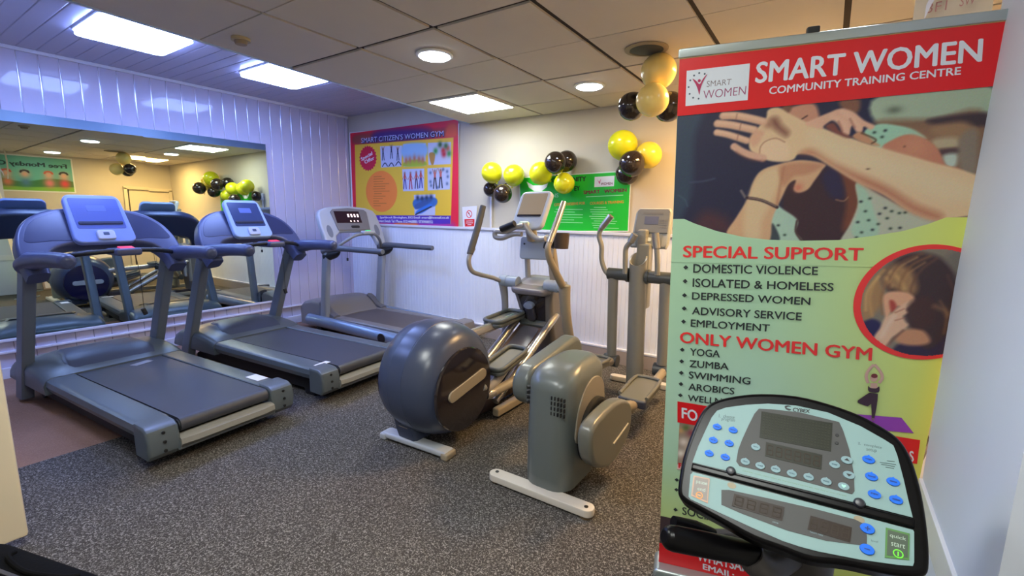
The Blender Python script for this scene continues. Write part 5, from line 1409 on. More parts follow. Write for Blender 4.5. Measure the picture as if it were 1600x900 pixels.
    text('COMMUNITY TRAINING CENTRE', [(0.2416,1.747),(0.6662,1.7548),(0.6646,1.7735),(0.2416,1.7672)], FB, 0.0034, M_wp, t, 0.010)
    flat([(0.022,1.7348),(0.1887,1.7372),(0.1874,1.8336),(0.0211,1.8321)], FB, 0.0034, M_wp, 'logo_panel', t)
    M_gtx = mat('grey_print', (128, 116, 122), 0.5)
    M_mag = mat('logo_magenta', (176, 38, 88), 0.5)
    text('SMART', [(0.0778,1.782),(0.1424,1.7827),(0.143,1.798),(0.0777,1.7985)], FB, 0.0044, M_gtx, t, -0.004)
    text('WOMEN', [(0.0699,1.7503),(0.1818,1.7524),(0.1827,1.7754),(0.0696,1.7732)], FB, 0.0044, mat('mauve_print', (150, 70, 110), 0.5), t, -0.006)
    lg = B()
    lg.prism(spline2([(0.038,1.8086),(0.0476,1.7928),(0.0546,1.7764),(0.0588,1.7628),(0.0614,1.7792),(0.0666,1.7962),(0.0775,1.8176),(0.0661,1.8049),(0.0581,1.7918),(0.0489,1.8014)], 3)[::-1], FB, 0.0044, 0.005)
    lg.prism(ellipse([(0.0568,1.8015)][0], 0.0042, 0.0042, 14), FB, 0.0044, 0.005)
    W(lg, 'logo_figure', M_mag)
    lg = B()
    for c in [(0.042,1.8169),(0.0557,1.8224),(0.0706,1.8183),(0.0321,1.8048),(0.0285,1.7867),(0.0321,1.7678),(0.0424,1.7563),(0.0575,1.7523)]:
        lg.prism(ellipse(c, 0.0026, 0.0026, 10), FB, 0.0044, 0.005)
    W(lg, 'logo_dots', mat('logo_slate', (70, 84, 104), 0.5))
    # lists
    M_tr = mat('banner_red_lettering', (232, 54, 54), 0.45)
    M_tk = mat('banner_dark_lettering', (44, 50, 52), 0.5)
    text('SPECIAL SUPPORT', [(0.0351,1.2769),(0.5186,1.2776),(0.5164,1.3154),(0.0343,1.3153)], FB, 0.0026, M_tr, t, 0.012)
    text('ONLY WOMEN GYM', [(0.0378,0.9862),(0.5754,0.9769),(0.5727,1.0183),(0.0371,1.0259)], FB, 0.0026, M_tr, t, 0.012)
    for s, q, dp in (
        ('DOMESTIC VIOLENCE', [(0.0682,1.2275),(0.4121,1.2325),(0.4104,1.2576),(0.0677,1.2568)], (1071.5, 417.5)),
        ('ISOLATED & HOMELESS', [(0.0686,1.1808),(0.4567,1.1856),(0.4549,1.2099),(0.0681,1.2095)], (1070.5, 439)),
        ('DEPRESSED WOMEN', [(0.0687,1.1388),(0.4016,1.1391),(0.4009,1.1631),(0.0684,1.1636)], (1069.5, 461)),
        ('ADVISORY SERVICE', [(0.0711,1.0876),(0.3836,1.0891),(0.3829,1.1146),(0.0709,1.1139)], (1069, 481.5)),
        ('EMPLOYMENT', [(0.0692,1.0453),(0.3004,1.0462),(0.3002,1.0705),(0.069,1.0709)], (1068, 502)),
        ('YOGA', [(0.0721,0.9435),(0.1636,0.946),(0.1631,0.9707),(0.0718,0.9699)], (1066, 546)),
        ('ZUMBA', [(0.072,0.9018),(0.1922,0.9049),(0.1917,0.9286),(0.0718,0.9273)], (1065, 564)),
        ('SWIMMING', [(0.0719,0.8607),(0.2599,0.8606),(0.2599,0.8855),(0.0717,0.8866)], (1064.5, 582)),
        ('AROBICS', [(0.073,0.8168),(0.2152,0.8192),(0.2155,0.8435),(0.0728,0.843)], (1064, 599.5)),
        ('WELLNESS', [(0.0728,0.7759),(0.2277,0.7765),(0.228,0.8011),(0.0727,0.8)], (1063, 617))):
        text(s, q, FB, 0.0026, M_tk, t, 0.008)
    bd = B()
    for c in [(0.0452,1.2447),(0.0454,1.199),(0.0455,1.1517),(0.0466,1.1069),(0.0466,1.0615),(0.047,0.9618),(0.0468,0.9201),(0.0476,0.8779),(0.0484,0.8364),(0.0481,0.7943),(0.0505,0.459),(0.0512,0.4175),(0.0513,0.3328)]:
        bd.prism([(c[0] - 0.0075, c[1]), (c[0], c[1] - 0.0075), (c[0] + 0.0075, c[1]), (c[0], c[1] + 0.0075)], FB, 0.0026, 0.0032)
    W(bd, 'bullet_marks', M_tk)
    # round portrait
    pts = [(0.5108,1.1426),(0.5204,1.2222),(0.5583,1.2868),(0.6212,1.3117),(0.5475,1.0582),(0.6079,1.0116),(0.6793,0.9889)]
    P = np.array(pts)
    A = np.c_[2 * P, np.ones(len(P))]
    sol = np.linalg.lstsq(A, (P ** 2).sum(1), rcond=None)[0]
    cc = (sol[0], sol[1])
    R = math.sqrt(sol[2] + cc[0] ** 2 + cc[1] ** 2)
    def disc(r):
        return [(min(cc[0] + r * math.cos(2 * math.pi * k / 72), U1), cc[1] + r * math.sin(2 * math.pi * k / 72)) for k in range(72)]
    def clipd(r):
        a0 = math.acos(min(1, (U1 - cc[0]) / r)) if U1 - cc[0] < r else 0.0
        n = 64
        return [(cc[0] + r * math.cos(a0 + (2 * math.pi - 2 * a0) * k / n), cc[1] + r * math.sin(a0 + (2 * math.pi - 2 * a0) * k / n)) for k in range(n + 1)]
    flat(clipd(R), FB, 0.0026, M_tr, 'portrait_ring', t)
    r2 = R - 0.011
    c2 = (cc[0] + 0.006, cc[1])
    ink = Ink(c2[0] - r2, c2[1] - r2, U1, c2[1] + r2, 0.0019, (128, 118, 104))
    f, s_, bl = ink.fill, ink.stroke, ink.blob
    f([(0.5424,1.1015),(0.5813,1.1622),(0.563,1.237),(0.5766,1.2597),(0.5441,1.2174),(0.5293,1.1593)], (160, 122, 84), 0.008)
    f([(0.5671,1.2278),(0.5955,1.2859),(0.6364,1.3048),(0.6919,1.2917),(0.731,1.252),(0.7622,1.2085),(0.7622,1.1172),(0.7538,1.0025),(0.6933,0.9963),(0.6592,1.0714),(0.6112,1.1639)], (62, 44, 48), 0.008)
    f([(0.7052,1.2955),(0.7582,1.3226),(0.7757,1.2092),(0.7431,1.2256),(0.7236,1.2642)], (112, 104, 96), 0.01)
    f([(0.5713,1.2186),(0.5786,1.2561),(0.6003,1.2714),(0.6351,1.2505),(0.6531,1.2035),(0.6387,1.1805),(0.6039,1.1975)], (186, 142, 92), 0.010, 0.75)
    s_([(0.5886,1.2472),(0.6089,1.2275),(0.6241,1.2022)], 0.008, (214, 172, 112), 0.006, 0.7)
    s_([(0.5789,1.2301),(0.5936,1.2083)], 0.007, (206, 160, 104), 0.006, 0.7)
    for p_, w_, c_ in (([(0.6511,1.3015),(0.6139,1.2791),(0.5923,1.2417),(0.5886,1.2005)], .008, (112, 76, 58)), ([(0.6691,1.2947),(0.6327,1.2687),(0.6148,1.2278),(0.6138,1.1904)], .007, (132, 92, 62)), ([(0.6841,1.288),(0.6547,1.2548),(0.6405,1.2103),(0.6416,1.1806)], .006, (104, 70, 56)), ([(0.6412,1.2905),(0.6046,1.2606),(0.5892,1.2193)], .004, (190, 146, 94)), ([(0.6603,1.2766),(0.6274,1.243),(0.6182,1.2019)], .004, (170, 126, 82)), ([(0.5701,1.2521),(0.5532,1.2178),(0.5469,1.168),(0.5591,1.1183)], .008, (186, 144, 92)), ([(0.5604,1.2331),(0.5385,1.1867),(0.5418,1.1328)], .006, (206, 166, 110)), ([(0.5803,1.2189),(0.5739,1.1733),(0.583,1.1238)], .006, (146, 102, 68)), ([(0.7158,1.2425),(0.7375,1.1893),(0.7401,1.1343)], .006, (92, 62, 54)), ([(0.7095,1.1694),(0.7289,1.1335),(0.7314,1.0773)], .005, (128, 92, 68))):
        s_(p_, w_, c_, 0.004, 0.75)
    f([(0.536,1.0892),(0.5605,1.1067),(0.5838,1.0927),(0.5927,1.0461),(0.5841,1.0153),(0.5475,1.0582)], (36, 32, 78), 0.005)
    f([(0.6231,1.0131),(0.6559,1.0516),(0.7038,1.0268),(0.7398,1.078),(0.7595,1.117),(0.7679,0.9846),(0.6949,0.9846)], (44, 34, 66), 0.006)
    f([(0.6231,1.0488),(0.6402,1.0795),(0.6752,1.0842),(0.6948,1.0705),(0.7037,1.0481),(0.6818,1.0364),(0.6461,1.0351)], (190, 136, 104), 0.006)
    f([(0.5794,1.1774),(0.5957,1.1914),(0.6285,1.1912),(0.6474,1.1809),(0.6523,1.1662),(0.6314,1.1461),(0.6162,1.149),(0.6032,1.1329),(0.5941,1.1091),(0.5837,1.1432)], (214, 160, 128), 0.004)
    f([(0.5948,1.163),(0.6053,1.1636),(0.6137,1.145),(0.6034,1.131)], (170, 70, 60), 0.004)
    f([(0.5712,1.0442),(0.5822,1.0808),(0.5905,1.1127),(0.6067,1.1293),(0.6167,1.1452),(0.6407,1.1656),(0.6528,1.1625),(0.6378,1.1427),(0.6423,1.1316),(0.632,1.1194),(0.6399,1.1046),(0.6473,1.0936),(0.6296,1.0689),(0.6135,1.0519),(0.6079,1.0236),(0.5981,1.0026)], (214, 172, 144), 0.004)
    s_([(0.5887,1.0537),(0.5995,1.09),(0.6111,1.118)], 0.012, (222, 196, 176), 0.006, 0.7)
    s_([(0.6127,1.1297),(0.6319,1.1423)], 0.003, (160, 96, 80), 0.002, 0.7)
    s_([(0.6156,1.1067),(0.6369,1.1159)], 0.003, (160, 96, 80), 0.002, 0.7)
    s_([(0.6059,1.0274),(0.6196,1.0524),(0.6375,1.0774)], 0.006, (110, 66, 58), 0.004, 0.7)
    f([(0.6419,1.1562),(0.6748,1.1823),(0.7037,1.1505),(0.7017,1.1035),(0.6747,1.088),(0.6512,1.1093)], (70, 44, 44), 0.008)
    s_([(0.7003,1.1541),(0.7217,1.1442),(0.7322,1.13)], 0.012, (150, 112, 80), 0.006, 0.6)
    ink.grain(2.5, 3)
    ink.build('portrait_picture', FB, 0.0036, t, mask=lambda U, V: (U - c2[0]) ** 2 + (V - c2[1]) ** 2 < r2 * r2)
    # yoga figure on a purple mat
    M_skin = mat('figure_skin_print', (198, 160, 148), 0.5)
    M_fig = mat('figure_dark_print', (62, 40, 56), 0.5)
    flat([(0.5258,0.7913),(0.5467,0.7988),(0.6702,0.8048),(0.7059,0.7594),(0.5668,0.7537)], FB, 0.0026, mat('purple_print', (146, 62, 176), 0.5), 'purple_mat', t)
    for pts, w in (([(0.5751,0.9055),(0.5679,0.9255),(0.5705,0.9445),(0.5822,0.9664)], 0.008), ([(0.6019,0.9088),(0.6076,0.9261),(0.6005,0.9459),(0.5837,0.9666)], 0.008)):
        W(B().tube([FB.p(a, c, 0.0026) for a, c in pts], w / 2, seg=8, squash=0.12, upv=FB.n), 'yoga_arm', M_skin)
    armb = B()
    armb.prism(ellipse([(0.5873,0.9237)][0], 0.009, 0.012, 14), FB, 0.0026, 0.0034)
    armb.prism([(0.5815,0.9063),(0.5972,0.9082),(0.6008,0.892),(0.5819,0.8896)][::-1], FB, 0.0026, 0.0034)
    W(armb, 'yoga_face', M_skin)
    W(B().prism([(0.5948,0.7953),(0.603,0.7944),(0.6059,0.784),(0.5977,0.7849)][::-1], FB, 0.0026, 0.0034), 'yoga_foot', M_skin)
    fg = B()
    fg.prism(spline2([(0.5761,0.8972),(0.5816,0.8916),(0.5961,0.8914),(0.6031,0.8986),(0.6038,0.8798),(0.5799,0.8788)], 3)[::-1], FB, 0.0036, 0.0042)
    W(fg, 'yoga_top', M_fig)
    fg = B()
    fg.prism([(0.5836,0.875),(0.6029,0.8744),(0.6045,0.8546),(0.6047,0.8205),(0.6038,0.7945),(0.5975,0.7936),(0.5936,0.8189),(0.5903,0.8398),(0.5825,0.8301),(0.5623,0.8358),(0.5552,0.8402),(0.5561,0.8468),(0.5676,0.8601),(0.5804,0.8746)][::-1], FB, 0.0036, 0.0042)
    W(fg, 'yoga_leggings', M_fig)
    fg = B()
    fg.prism(ellipse([(0.5873,0.9309)][0], 0.008, 0.007, 14), FB, 0.0036, 0.0042)
    W(fg, 'yoga_hair', mat('figure_hair_print', (120, 50, 56), 0.5))
    # red strip, food picture and the lower lines
    q = [(0.0431,0.6902),(0.0397,0.77),(0.7241,0.739),(0.7273,0.659)]
    flat([q[0], q[3], q[2], q[1]], FB, 0.0026, M_hred, 'red_strip', t)
    text('FO', [(0.056,0.7084),(0.1084,0.7018),(0.1063,0.7443),(0.0542,0.7501)], FB, 0.0036, M_wp, t, 0.014)
    text('S', [(0.7077,0.664),(0.7188,0.6639),(0.7139,0.7003),(0.7028,0.7005)], FB, 0.0036, M_wp, t, 0.014)
    a_, b_ = [(0.0499,0.5013)][0], [(0.1497,0.6949)][0]
    ink = Ink(a_[0], a_[1], b_[0] + 0.05, b_[1], 0.002, (150, 130, 116))
    for c, r_, col in zip([(0.056,0.6597),(0.0724,0.6724),(0.09,0.6553),(0.0665,0.6159),(0.0887,0.5944),(0.06,0.5686),(0.0821,0.5521),(0.1124,0.6241),(0.1069,0.5672)], (.012, .012, .014, .016, .016, .016, .014, .014, .014), ((196, 150, 100), (90, 110, 60), (140, 70, 80), (220, 206, 196), (206, 180, 160), (230, 222, 210), (150, 90, 80), (180, 110, 60), (210, 190, 150))):
        ink.blob(c, r_, col)
    ink.stroke([(a_[0], a_[1] + 0.012), (a_[0] + 0.1, a_[1] + 0.012)], 0.02, (222, 186, 186))
    ink.build('food_picture', FB, 0.0026, t)
    text('F', [(0.0539,0.51),(0.0648,0.5083),(0.0638,0.5304),(0.053,0.5309)], FB, 0.0036, M_hred, t, 0.03)
    text('SOCIAL', [(0.0753,0.3179),(0.201,0.3139),(0.1989,0.3485),(0.0739,0.3506)], FB, 0.0026, M_tk, t, 0.008)
    ft = [(0.0009,0.0819),(0.0089,0.1581),(0.4307,0.1336)]
    vb = 0.086
    v1 = [(0.0084,0.1725)][0][1]
    flat(rect(U0, vb, U1, v1), FB, 0.0026, M_hred, 'red_footer', t)
    bd_ = [(0.0088,0.293),(0.0406,0.2925),(0.0969,0.2817),(0.1526,0.2628)]
    gp = [(U0, v1 + 0.001), (U1, v1 + 0.001), (U1, v1 + 0.012), (0.3, v1 + 0.012), (0.12, v1 + 0.022), bd_[2], bd_[1], (U0, bd_[0][1])]
    flat(gp, FB, 0.0026, mat('banner_brown_print', (64, 48, 52), 0.5), 'dark_wave', t)
    text('WHATSAPP /', [(0.1351,0.1334),(0.3427,0.1281),(0.3393,0.1716),(0.1333,0.1702)], FB, 0.0036, M_wp, t, 0.012)
    text('EMAIL:', [(0.1569,0.0994),(0.2639,0.0907),(0.2621,0.1172),(0.1555,0.125)], FB, 0.0036, M_wp, t, 0.012)
    # hardware
    M_alu = mat('banner_aluminium', (176, 186, 186), 0.3, metal=0.7)
    rl = W(B().prism(rrect(0.75, 0.026, 0.006, 3, (0.371, VT + 0.012)), FB, -0.008, 0.009, bev=0.004), 'top_rail', M_alu)
    W(B().prism(rect(0.0, VT - 0.0025, 0.742, VT + 0.0005), FB, 0.0036, 0.0046), 'rail_lip', mat('rail_lip_gold', (196, 172, 110), 0.4), rl)
    W(B().prism(rrect(0.03, 0.022, 0.004, 3, (0.335, VT + 0.03)), FB, -0.012, 0.006, bev=0.003), 'pole_hook', M_black, rl)
    W(B().tube([tuple(FB.p(0.37, 0.03, -0.02)), tuple(FB.p(0.345, VT + 0.02, -0.018))], 0.008, smooth=False), 'support_pole', M_alu, a=60)
    cs = W(B().prism(rrect(0.765, 0.082, 0.02, 4, (0.3655, 0.044)), FB, -0.06, 0.045, bev=0.012, seg=3), 'cassette', M_alu)
    W(B().prism(rect(-0.012, 0.035, 0.743, 0.058), FB, 0.0455, 0.047), 'cassette_groove', mat('cassette_dark', (70, 74, 80), 0.4), cs)
    for u in (0.05, 0.69):
        W(B().prism(rect(u - 0.03, 0.0, u + 0.03, 0.012), FB, -0.16, 0.14, bev=0.004), 'foot', M_alu)
    return t
banner()

# curled paper poster hung from the ceiling behind the banner
t = thing('curled_poster', 'curled cream paper poster with red scribbles, hanging behind the top of the roll-up banner', 'poster', (0.22, 1.76, ZC))
secs = []
for k in range(15):
    z = ZC - 0.003 - 0.47 * k / 14
    secs.append([(x, 1.76 + 0.012 * math.sin(3.5 * k / 14) + 0.02 * math.sin(5 * x), z) for x in np.linspace(0.135, 0.295, 12)])
def thick(secs, d):
    back = [[(x, y + d, z) for x, y, z in s_] for s_ in secs]
    return [s_ + b_[::-1] for s_, b_ in zip(secs, back)]
B().loft(thick(secs, 0.0015)).build('paper', mat('cream_paper', (206, 194, 178), 0.6, vary=0.05), t, angle=60, world=True)
for s, x0, z0, w in (('3F1', 0.16, 1.893, 0.04), ('SW', 0.225, 1.896, 0.03)):
    text(s, (x0, z0 + 0.06, x0 + w, z0 + 0.085), Frame((0, 1.752, 0), (1, 0, 0), (0, 0, 1)), 0.004, mat('scribble_red', (178, 120, 118), 0.5), t, -0.002)
cs_ = []
for k in range(13):
    a = math.radians(-20 + 15 * k)
    cs_.append([(0.155 + 0.0110 * k, 1.715 - 0.02 * math.sin(a), 1.93 + 0.16 * (k / 12) ** 0.6 + 0.002 * j) for j in (0, 18)])
B().loft(thick(cs_, 0.001)).build('curled_strip', mat('lilac_tape', (204, 200, 216), 0.35), t, angle=70, world=True)

# ---------------------------------------------------------------- the cardio machine in front, console towards the camera
FK = Frame((0.009332,0.931362,0.920000),(1.000000,0.000000,0.000000),(0.000000,0.669131,0.743145))
def front_machine():
    t = thing('exercise_machine', 'exercise machine close in front of the camera, black-rimmed aqua console with blue buttons', 'exercise machine', (0.02, 1.05, 0))
    W = lambda b, name, m, p=None, a=40: b.build(name, m, p or t, angle=a, world=True)
    M_rub = mat('console_black_rim', (10, 9, 11), 0.28, spec=0.16)
    M_aq = mat('aqua_face', (134, 164, 164), 0.5, spec=0.3)
    M_dg = mat('dark_grey_face', (76, 76, 76), 0.5, spec=0.25)
    M_blue = mat('blue_button', (28, 108, 226), 0.5, spec=0.25)
    M_pb = mat('pale_button', (132, 160, 168), 0.5, spec=0.25)
    M_dgrn = mat('display_olive', (44, 46, 38), 0.4, spec=0.15)
    M_dbrn = mat('display_brown', (52, 42, 37), 0.4, spec=0.15)
    outer = [(-0.2008,-0.0769),(-0.2057,-0.0443),(-0.2069,-0.0053),(-0.2033,0.0367),(-0.1966,0.078),(-0.1872,0.108),(-0.1683,0.1291),(-0.1343,0.1479),(-0.089,0.1643),(-0.0303,0.1741),(0.0229,0.1713),(0.0731,0.1611),(0.1129,0.1436),(0.1336,0.1271),(0.1478,0.0993),(0.1589,0.0571),(0.1654,0.017),(0.1693,-0.0228),(0.1701,-0.0554),(0.1664,-0.0742),(0.1508,-0.0842),(0.1201,-0.0922),(0.0864,-0.0974),(0.059,-0.1027),(0.0308,-0.111),(0.0067,-0.1136),(-0.0187,-0.1124),(-0.064,-0.1119),(-0.1115,-0.1033),(-0.1578,-0.0947),(-0.186,-0.089)]
    ol = spline2(outer, 3)
    W(B().prism(ol[::-1] if sum((ol[i][0] * ol[(i + 1) % len(ol)][1] - ol[(i + 1) % len(ol)][0] * ol[i][1]) for i in range(len(ol))) < 0 else ol, FK, -0.05, 0.010, bev=0.009, seg=4), 'console_rim', M_rub)
    rim = None
    up_ = [(-0.1867,-0.0122),(-0.1827,0.0223),(-0.176,0.0571),(-0.1696,0.0883),(-0.1626,0.1045),(-0.1473,0.1157),(-0.1135,0.1303),(-0.0746,0.1432),(-0.0279,0.1513),(0.0245,0.1506),(0.0743,0.1376),(0.1091,0.1221),(0.1217,0.1153),(0.1273,0.0997),(0.1366,0.0604),(0.1429,0.0295),(0.1489,0.003),(-0.0007,-0.0025)]
    lo_ = [(-0.1818,-0.0301),(0.0012,-0.0222),(0.1492,-0.0159),(0.1508,-0.0182),(0.1513,-0.0629),(0.1498,-0.069),(0.1314,-0.0746),(0.0858,-0.0852),(0.0294,-0.0946),(0.005,-0.0969),(-0.0205,-0.0974),(-0.0667,-0.0933),(-0.1209,-0.0872),(-0.1759,-0.0806),(-0.1802,-0.0772),(-0.1853,-0.0363)]
    def ccw(o):
        return o if sum(o[i][0] * o[(i + 1) % len(o)][1] - o[(i + 1) % len(o)][0] * o[i][1] for i in range(len(o))) > 0 else o[::-1]
    fu = W(B().prism(ccw(up_), FK, 0.008, 0.0112), 'upper_face', M_aq)
    fl = W(B().prism(ccw(lo_), FK, 0.008, 0.0112), 'lower_face', M_aq)
    H = 0.0114
    # dark centre field of the upper face
    W(B().prism(ccw([(-0.1112,0.013),(-0.1115,0.036),(-0.1081,0.0579),(-0.1014,0.0893),(-0.0949,0.1156),(-0.0886,0.1284),(-0.0676,0.1326),(-0.0191,0.1388),(0.0226,0.137),(0.0426,0.1362),(0.0493,0.123),(0.061,0.0886),(0.0699,0.0473),(0.0724,0.0191),(0.0692,0.0125),(-0.016,0.0109),(-0.1045,0.0063)]), FK, H, H + 0.0006), 'centre_field', M_dg, fu)
    dm = W(B().prism(ccw([(-0.0834,0.1236),(0.0331,0.131),(0.0346,0.077),(-0.0794,0.0703)]), FK, H + 0.0007, H + 0.0015), 'dot_matrix_display', M_dgrn, fu)
    W(B().prism(ccw([(-0.0676,0.0647),(0.0223,0.0671),(0.0231,0.0401),(-0.0655,0.0374)]), FK, H + 0.0007, H + 0.0015), 'number_display', M_dgrn, fu)
    gb = B()
    q = [(-0.0807,0.1208),(0.0313,0.128),(0.0325,0.0799),(-0.0771,0.0736)]
    for i in range(22):
        for j in range(9):
            a, c = (i + 0.5) / 22, (j + 0.5) / 9
            tp = [q[0][k] * (1 - a) + q[1][k] * a for k in (0, 1)]
            bt = [q[3][k] * (1 - a) + q[2][k] * a for k in (0, 1)]
            x, y = tp[0] * (1 - c) + bt[0] * c, tp[1] * (1 - c) + bt[1] * c
            gb.prism(rect(x - 0.0013, y - 0.0013, x + 0.0013, y + 0.0013), FK, H + 0.0015, H + 0.0018)
    W(gb, 'display_dots', mat('display_dot', (60, 62, 52), 0.6, spec=0.1), dm)
    def digits(q, n, p):
        b = B()
        for i in range(n):
            a0, a1 = (i + 0.2) / n, (i + 0.8) / n
            def pt(a, c):
                return [(q[0][k] * (1 - a) + q[1][k] * a) * (1 - c) + (q[3][k] * (1 - a) + q[2][k] * a) * c for k in (0, 1)]
            for (A, Bq) in (((a0, .18), (a1, .18)), ((a0, .5), (a1, .5)), ((a0, .82), (a1, .82)), ((a0, .18), (a0, .82)), ((a1, .18), (a1, .82))):
                x, y = pt(*A), pt(*Bq)
                d = Vector((y[0] - x[0], y[1] - x[1])).normalized() * 0.0009
                b.prism([(x[0] - d.y, x[1] + d.x), (x[0] + d.y, x[1] - d.x), (y[0] + d.y, y[1] - d.x), (y[0] - d.y, y[1] + d.x)], FK, H + 0.0015, H + 0.0018)
        W(b, 'digit_segments', mat('digit_segment', (64, 56, 49), 0.6, spec=0.1), p)
    digits([(-0.0676,0.0647),(0.0223,0.0671),(0.0231,0.0401),(-0.0655,0.0374)], 6, fu)
    for c in [(0.0414,0.1102),(0.042,0.0956)]:
        W(B().lathe([(0.0, 0.0), (0.0032, 0.0), (0.0028, 0.0012), (0.0, 0.0014)], FK.p(c[0], c[1], H + 0.0006), FK.n, 14), 'light_sensor', M_black, fu)
    def button(c, rx, ry, m, word, p, wcol, nm='button'):
        prof = B()
        o_ = ellipse(c, rx, ry, 26)
        prof.prism(o_, FK, H, H + 0.0028, bev=0.001, seg=2)
        prof.prism([(c[0] - rx * 0.3, c[1] + ry * 0.86), (c[0] + rx * 0.3, c[1] + ry * 0.86), (c[0], c[1] + ry * 1.22)], FK, H, H + 0.0022)
        bt = W(prof, nm, m, p)
        if word:
            text(word, (c[0] - rx * 0.55, c[1] - ry * 0.2, c[0] + rx * 0.55, c[1] + ry * 0.25), FK, H + 0.0030, wcol, bt, 0.02)
        return bt
    M_nv = mat('navy_lettering', (20, 54, 130), 0.5)
    M_tl = mat('teal_lettering', (60, 96, 110), 0.5)
    for c, w in zip([(-0.1558,0.0705),(-0.1266,0.0719),(-0.1578,0.0419),(-0.129,0.0438),(-0.1603,0.0138),(-0.131,0.0151)], ('manual', 'interval', 'heart rate', 'hill climb', 'weight loss', 'fitness test')):
        button(c, 0.0082, 0.0062, M_blue, w, fu, M_nv, 'program_button')
    for c, w in zip([(0.0887,0.079),(0.094,0.0507),(0.1229,0.0515),(0.0991,0.0223),(0.1274,0.0231)], ('weight', 'level', 'time', 'program', 'custom')):
        button(c, 0.0090, 0.0068, M_blue, w, fu, M_nv, 'setup_button')
    for c, w in zip([(-0.0831,0.0498),(-0.0961,0.0171),(-0.0709,0.0171),(-0.0456,0.0185),(-0.0199,0.019),(0.0058,0.021),(0.0318,0.0215),(0.0416,0.0548)], ('display', 'dist', 'cal', 'pace', 'strides', 'watts', 'mets', 'enter')):
        button(c, 0.0080, 0.0064, M_pb, w, fu, M_tl, 'display_button')
    for c, s_ in zip([(0.0585,0.0684),(0.0629,0.0432)], (1, -1)):
        bt = W(B().prism(ellipse(c, 0.0086, 0.0068, 26), FK, H, H + 0.0032, bev=0.001), 'arrow_button', M_pb, fu)
        ar = [(c[0] - 0.004, c[1] - 0.0014 * s_), (c[0] + 0.004, c[1] - 0.0014 * s_), (c[0], c[1] + 0.003 * s_)]
        W(B().prism(ar if s_ > 0 else ar[::-1], FK, H + 0.0033, H + 0.0038), 'arrow_mark', M_black, bt)
    c = [(0.0569,0.0215)][0]
    bt = W(B().prism(ellipse(c, 0.0082, 0.0064, 26), FK, H, H + 0.0028, bev=0.001), 'heart_button', M_pb, fu)
    W(B().prism(spline2([(c[0], c[1] - 0.0028), (c[0] + 0.0034, c[1] + 0.001), (c[0] + 0.0018, c[1] + 0.0028), (c[0], c[1] + 0.0014), (c[0] - 0.0018, c[1] + 0.0028), (c[0] - 0.0034, c[1] + 0.001)], 3), FK, H + 0.0029, H + 0.0034), 'heart_mark', mat('mint_print', (170, 226, 214), 0.5), bt)
    # lettering of the upper face
    M_kb = mat('console_black_lettering', (24, 32, 34), 0.5)
    text('CYBEX', [(-0.0318,0.1374),(-0.004,0.1416),(-0.0037,0.149),(-0.0316,0.1456)], FK, H, M_kb, fu, 0.02)
    W(B().prism(ccw(spline2([(-0.0457,0.1446),(-0.0406,0.148),(-0.035,0.1467),(-0.0403,0.1453),(-0.0421,0.1421),(-0.0344,0.1414),(-0.0372,0.138),(-0.0428,0.1392)], 3)), FK, H, H + 0.0005), 'maker_mark', M_kb, fu)
    text('1.  choose', [(-0.1565,0.0912),(-0.1281,0.0955),(-0.1288,0.103),(-0.1572,0.0988)], FK, H, M_tk2, fu, 0.0)
    text('program', [(-0.1505,0.0851),(-0.1263,0.0877),(-0.1268,0.0947),(-0.151,0.0913)], FK, H, M_tk2, fu, 0.0)
    text('2.  complete', [(0.0725,0.1011),(0.1061,0.1024),(0.1064,0.1089),(0.0727,0.1065)], FK, H, M_tk2, fu, 0.0)
    text('setup', [(0.0849,0.093),(0.0993,0.0939),(0.0995,0.101),(0.085,0.0995)], FK, H, M_tk2, fu, 0.0)
    tl = B()
    for a, c in ([(0.1138,0.0852),(0.1242,0.0868)], [(0.1043,0.0794),(0.126,0.0823)], [(0.1062,0.0765),(0.1244,0.0784)], [(0.1124,0.0735),(0.1236,0.0748)]):
        tl.prism([(a[0], a[1] - 0.0005), (c[0], c[1] - 0.0005), (c[0], c[1] + 0.0005), (a[0], a[1] + 0.0005)], FK, H, H + 0.0004)
    W(tl, 'small_print', M_tk2, fu)
    text('CAUTION: consult a doctor before use. Stop exercising if you feel pain, faint, dizzy or short of breath.', [(-0.0976,-0.0021),(0.0624,0.0058),(0.0623,0.0079),(-0.098,0.0009)], FK, H, mat('olive_lettering', (104, 140, 80), 0.5), fu, 0.0)
    # book ledge between the faces, with its two pegs
    ld = W(B().prism(ccw([(-0.1863,-0.014),(-0.0004,-0.0058),(0.1506,0.0011),(0.1507,-0.0133),(0.001,-0.02),(-0.186,-0.0276)]), FK, 0.006, 0.0165, bev=0.004, seg=3), 'book_ledge', M_rub)
    for c in [(-0.1166,-0.0089),(0.0797,-0.0001)]:
        W(B().lathe([(0.0, -0.004), (0.0085, -0.004), (0.0085, 0.006), (0.006, 0.010), (0.0, 0.0115)], FK.p(c[0], c[1], 0.012), FK.n, 22), 'ledge_peg', mat('peg_charcoal', (46, 46, 54), 0.35), ld)
    for c in [(-0.1114,-0.033),(0.081,-0.0249)]:
        W(B().prism(ellipse(c, 0.0075, 0.0055, 18), FK, H, H + 0.0005), 'worn_spot', mat('worn_tan', (150, 138, 112), 0.5), fl)
    # lower face
    W(B().prism(ccw([(-0.127,-0.0467),(-0.1143,-0.0424),(-0.051,-0.0359),(0.0172,-0.0298),(0.0759,-0.0268),(0.089,-0.0302),(0.0923,-0.0472),(0.093,-0.0619),(0.0394,-0.0745),(-0.0159,-0.0787),(-0.0871,-0.0762),(-0.1224,-0.0726)]), FK, H, H + 0.0006), 'display_field', M_dg, fl)
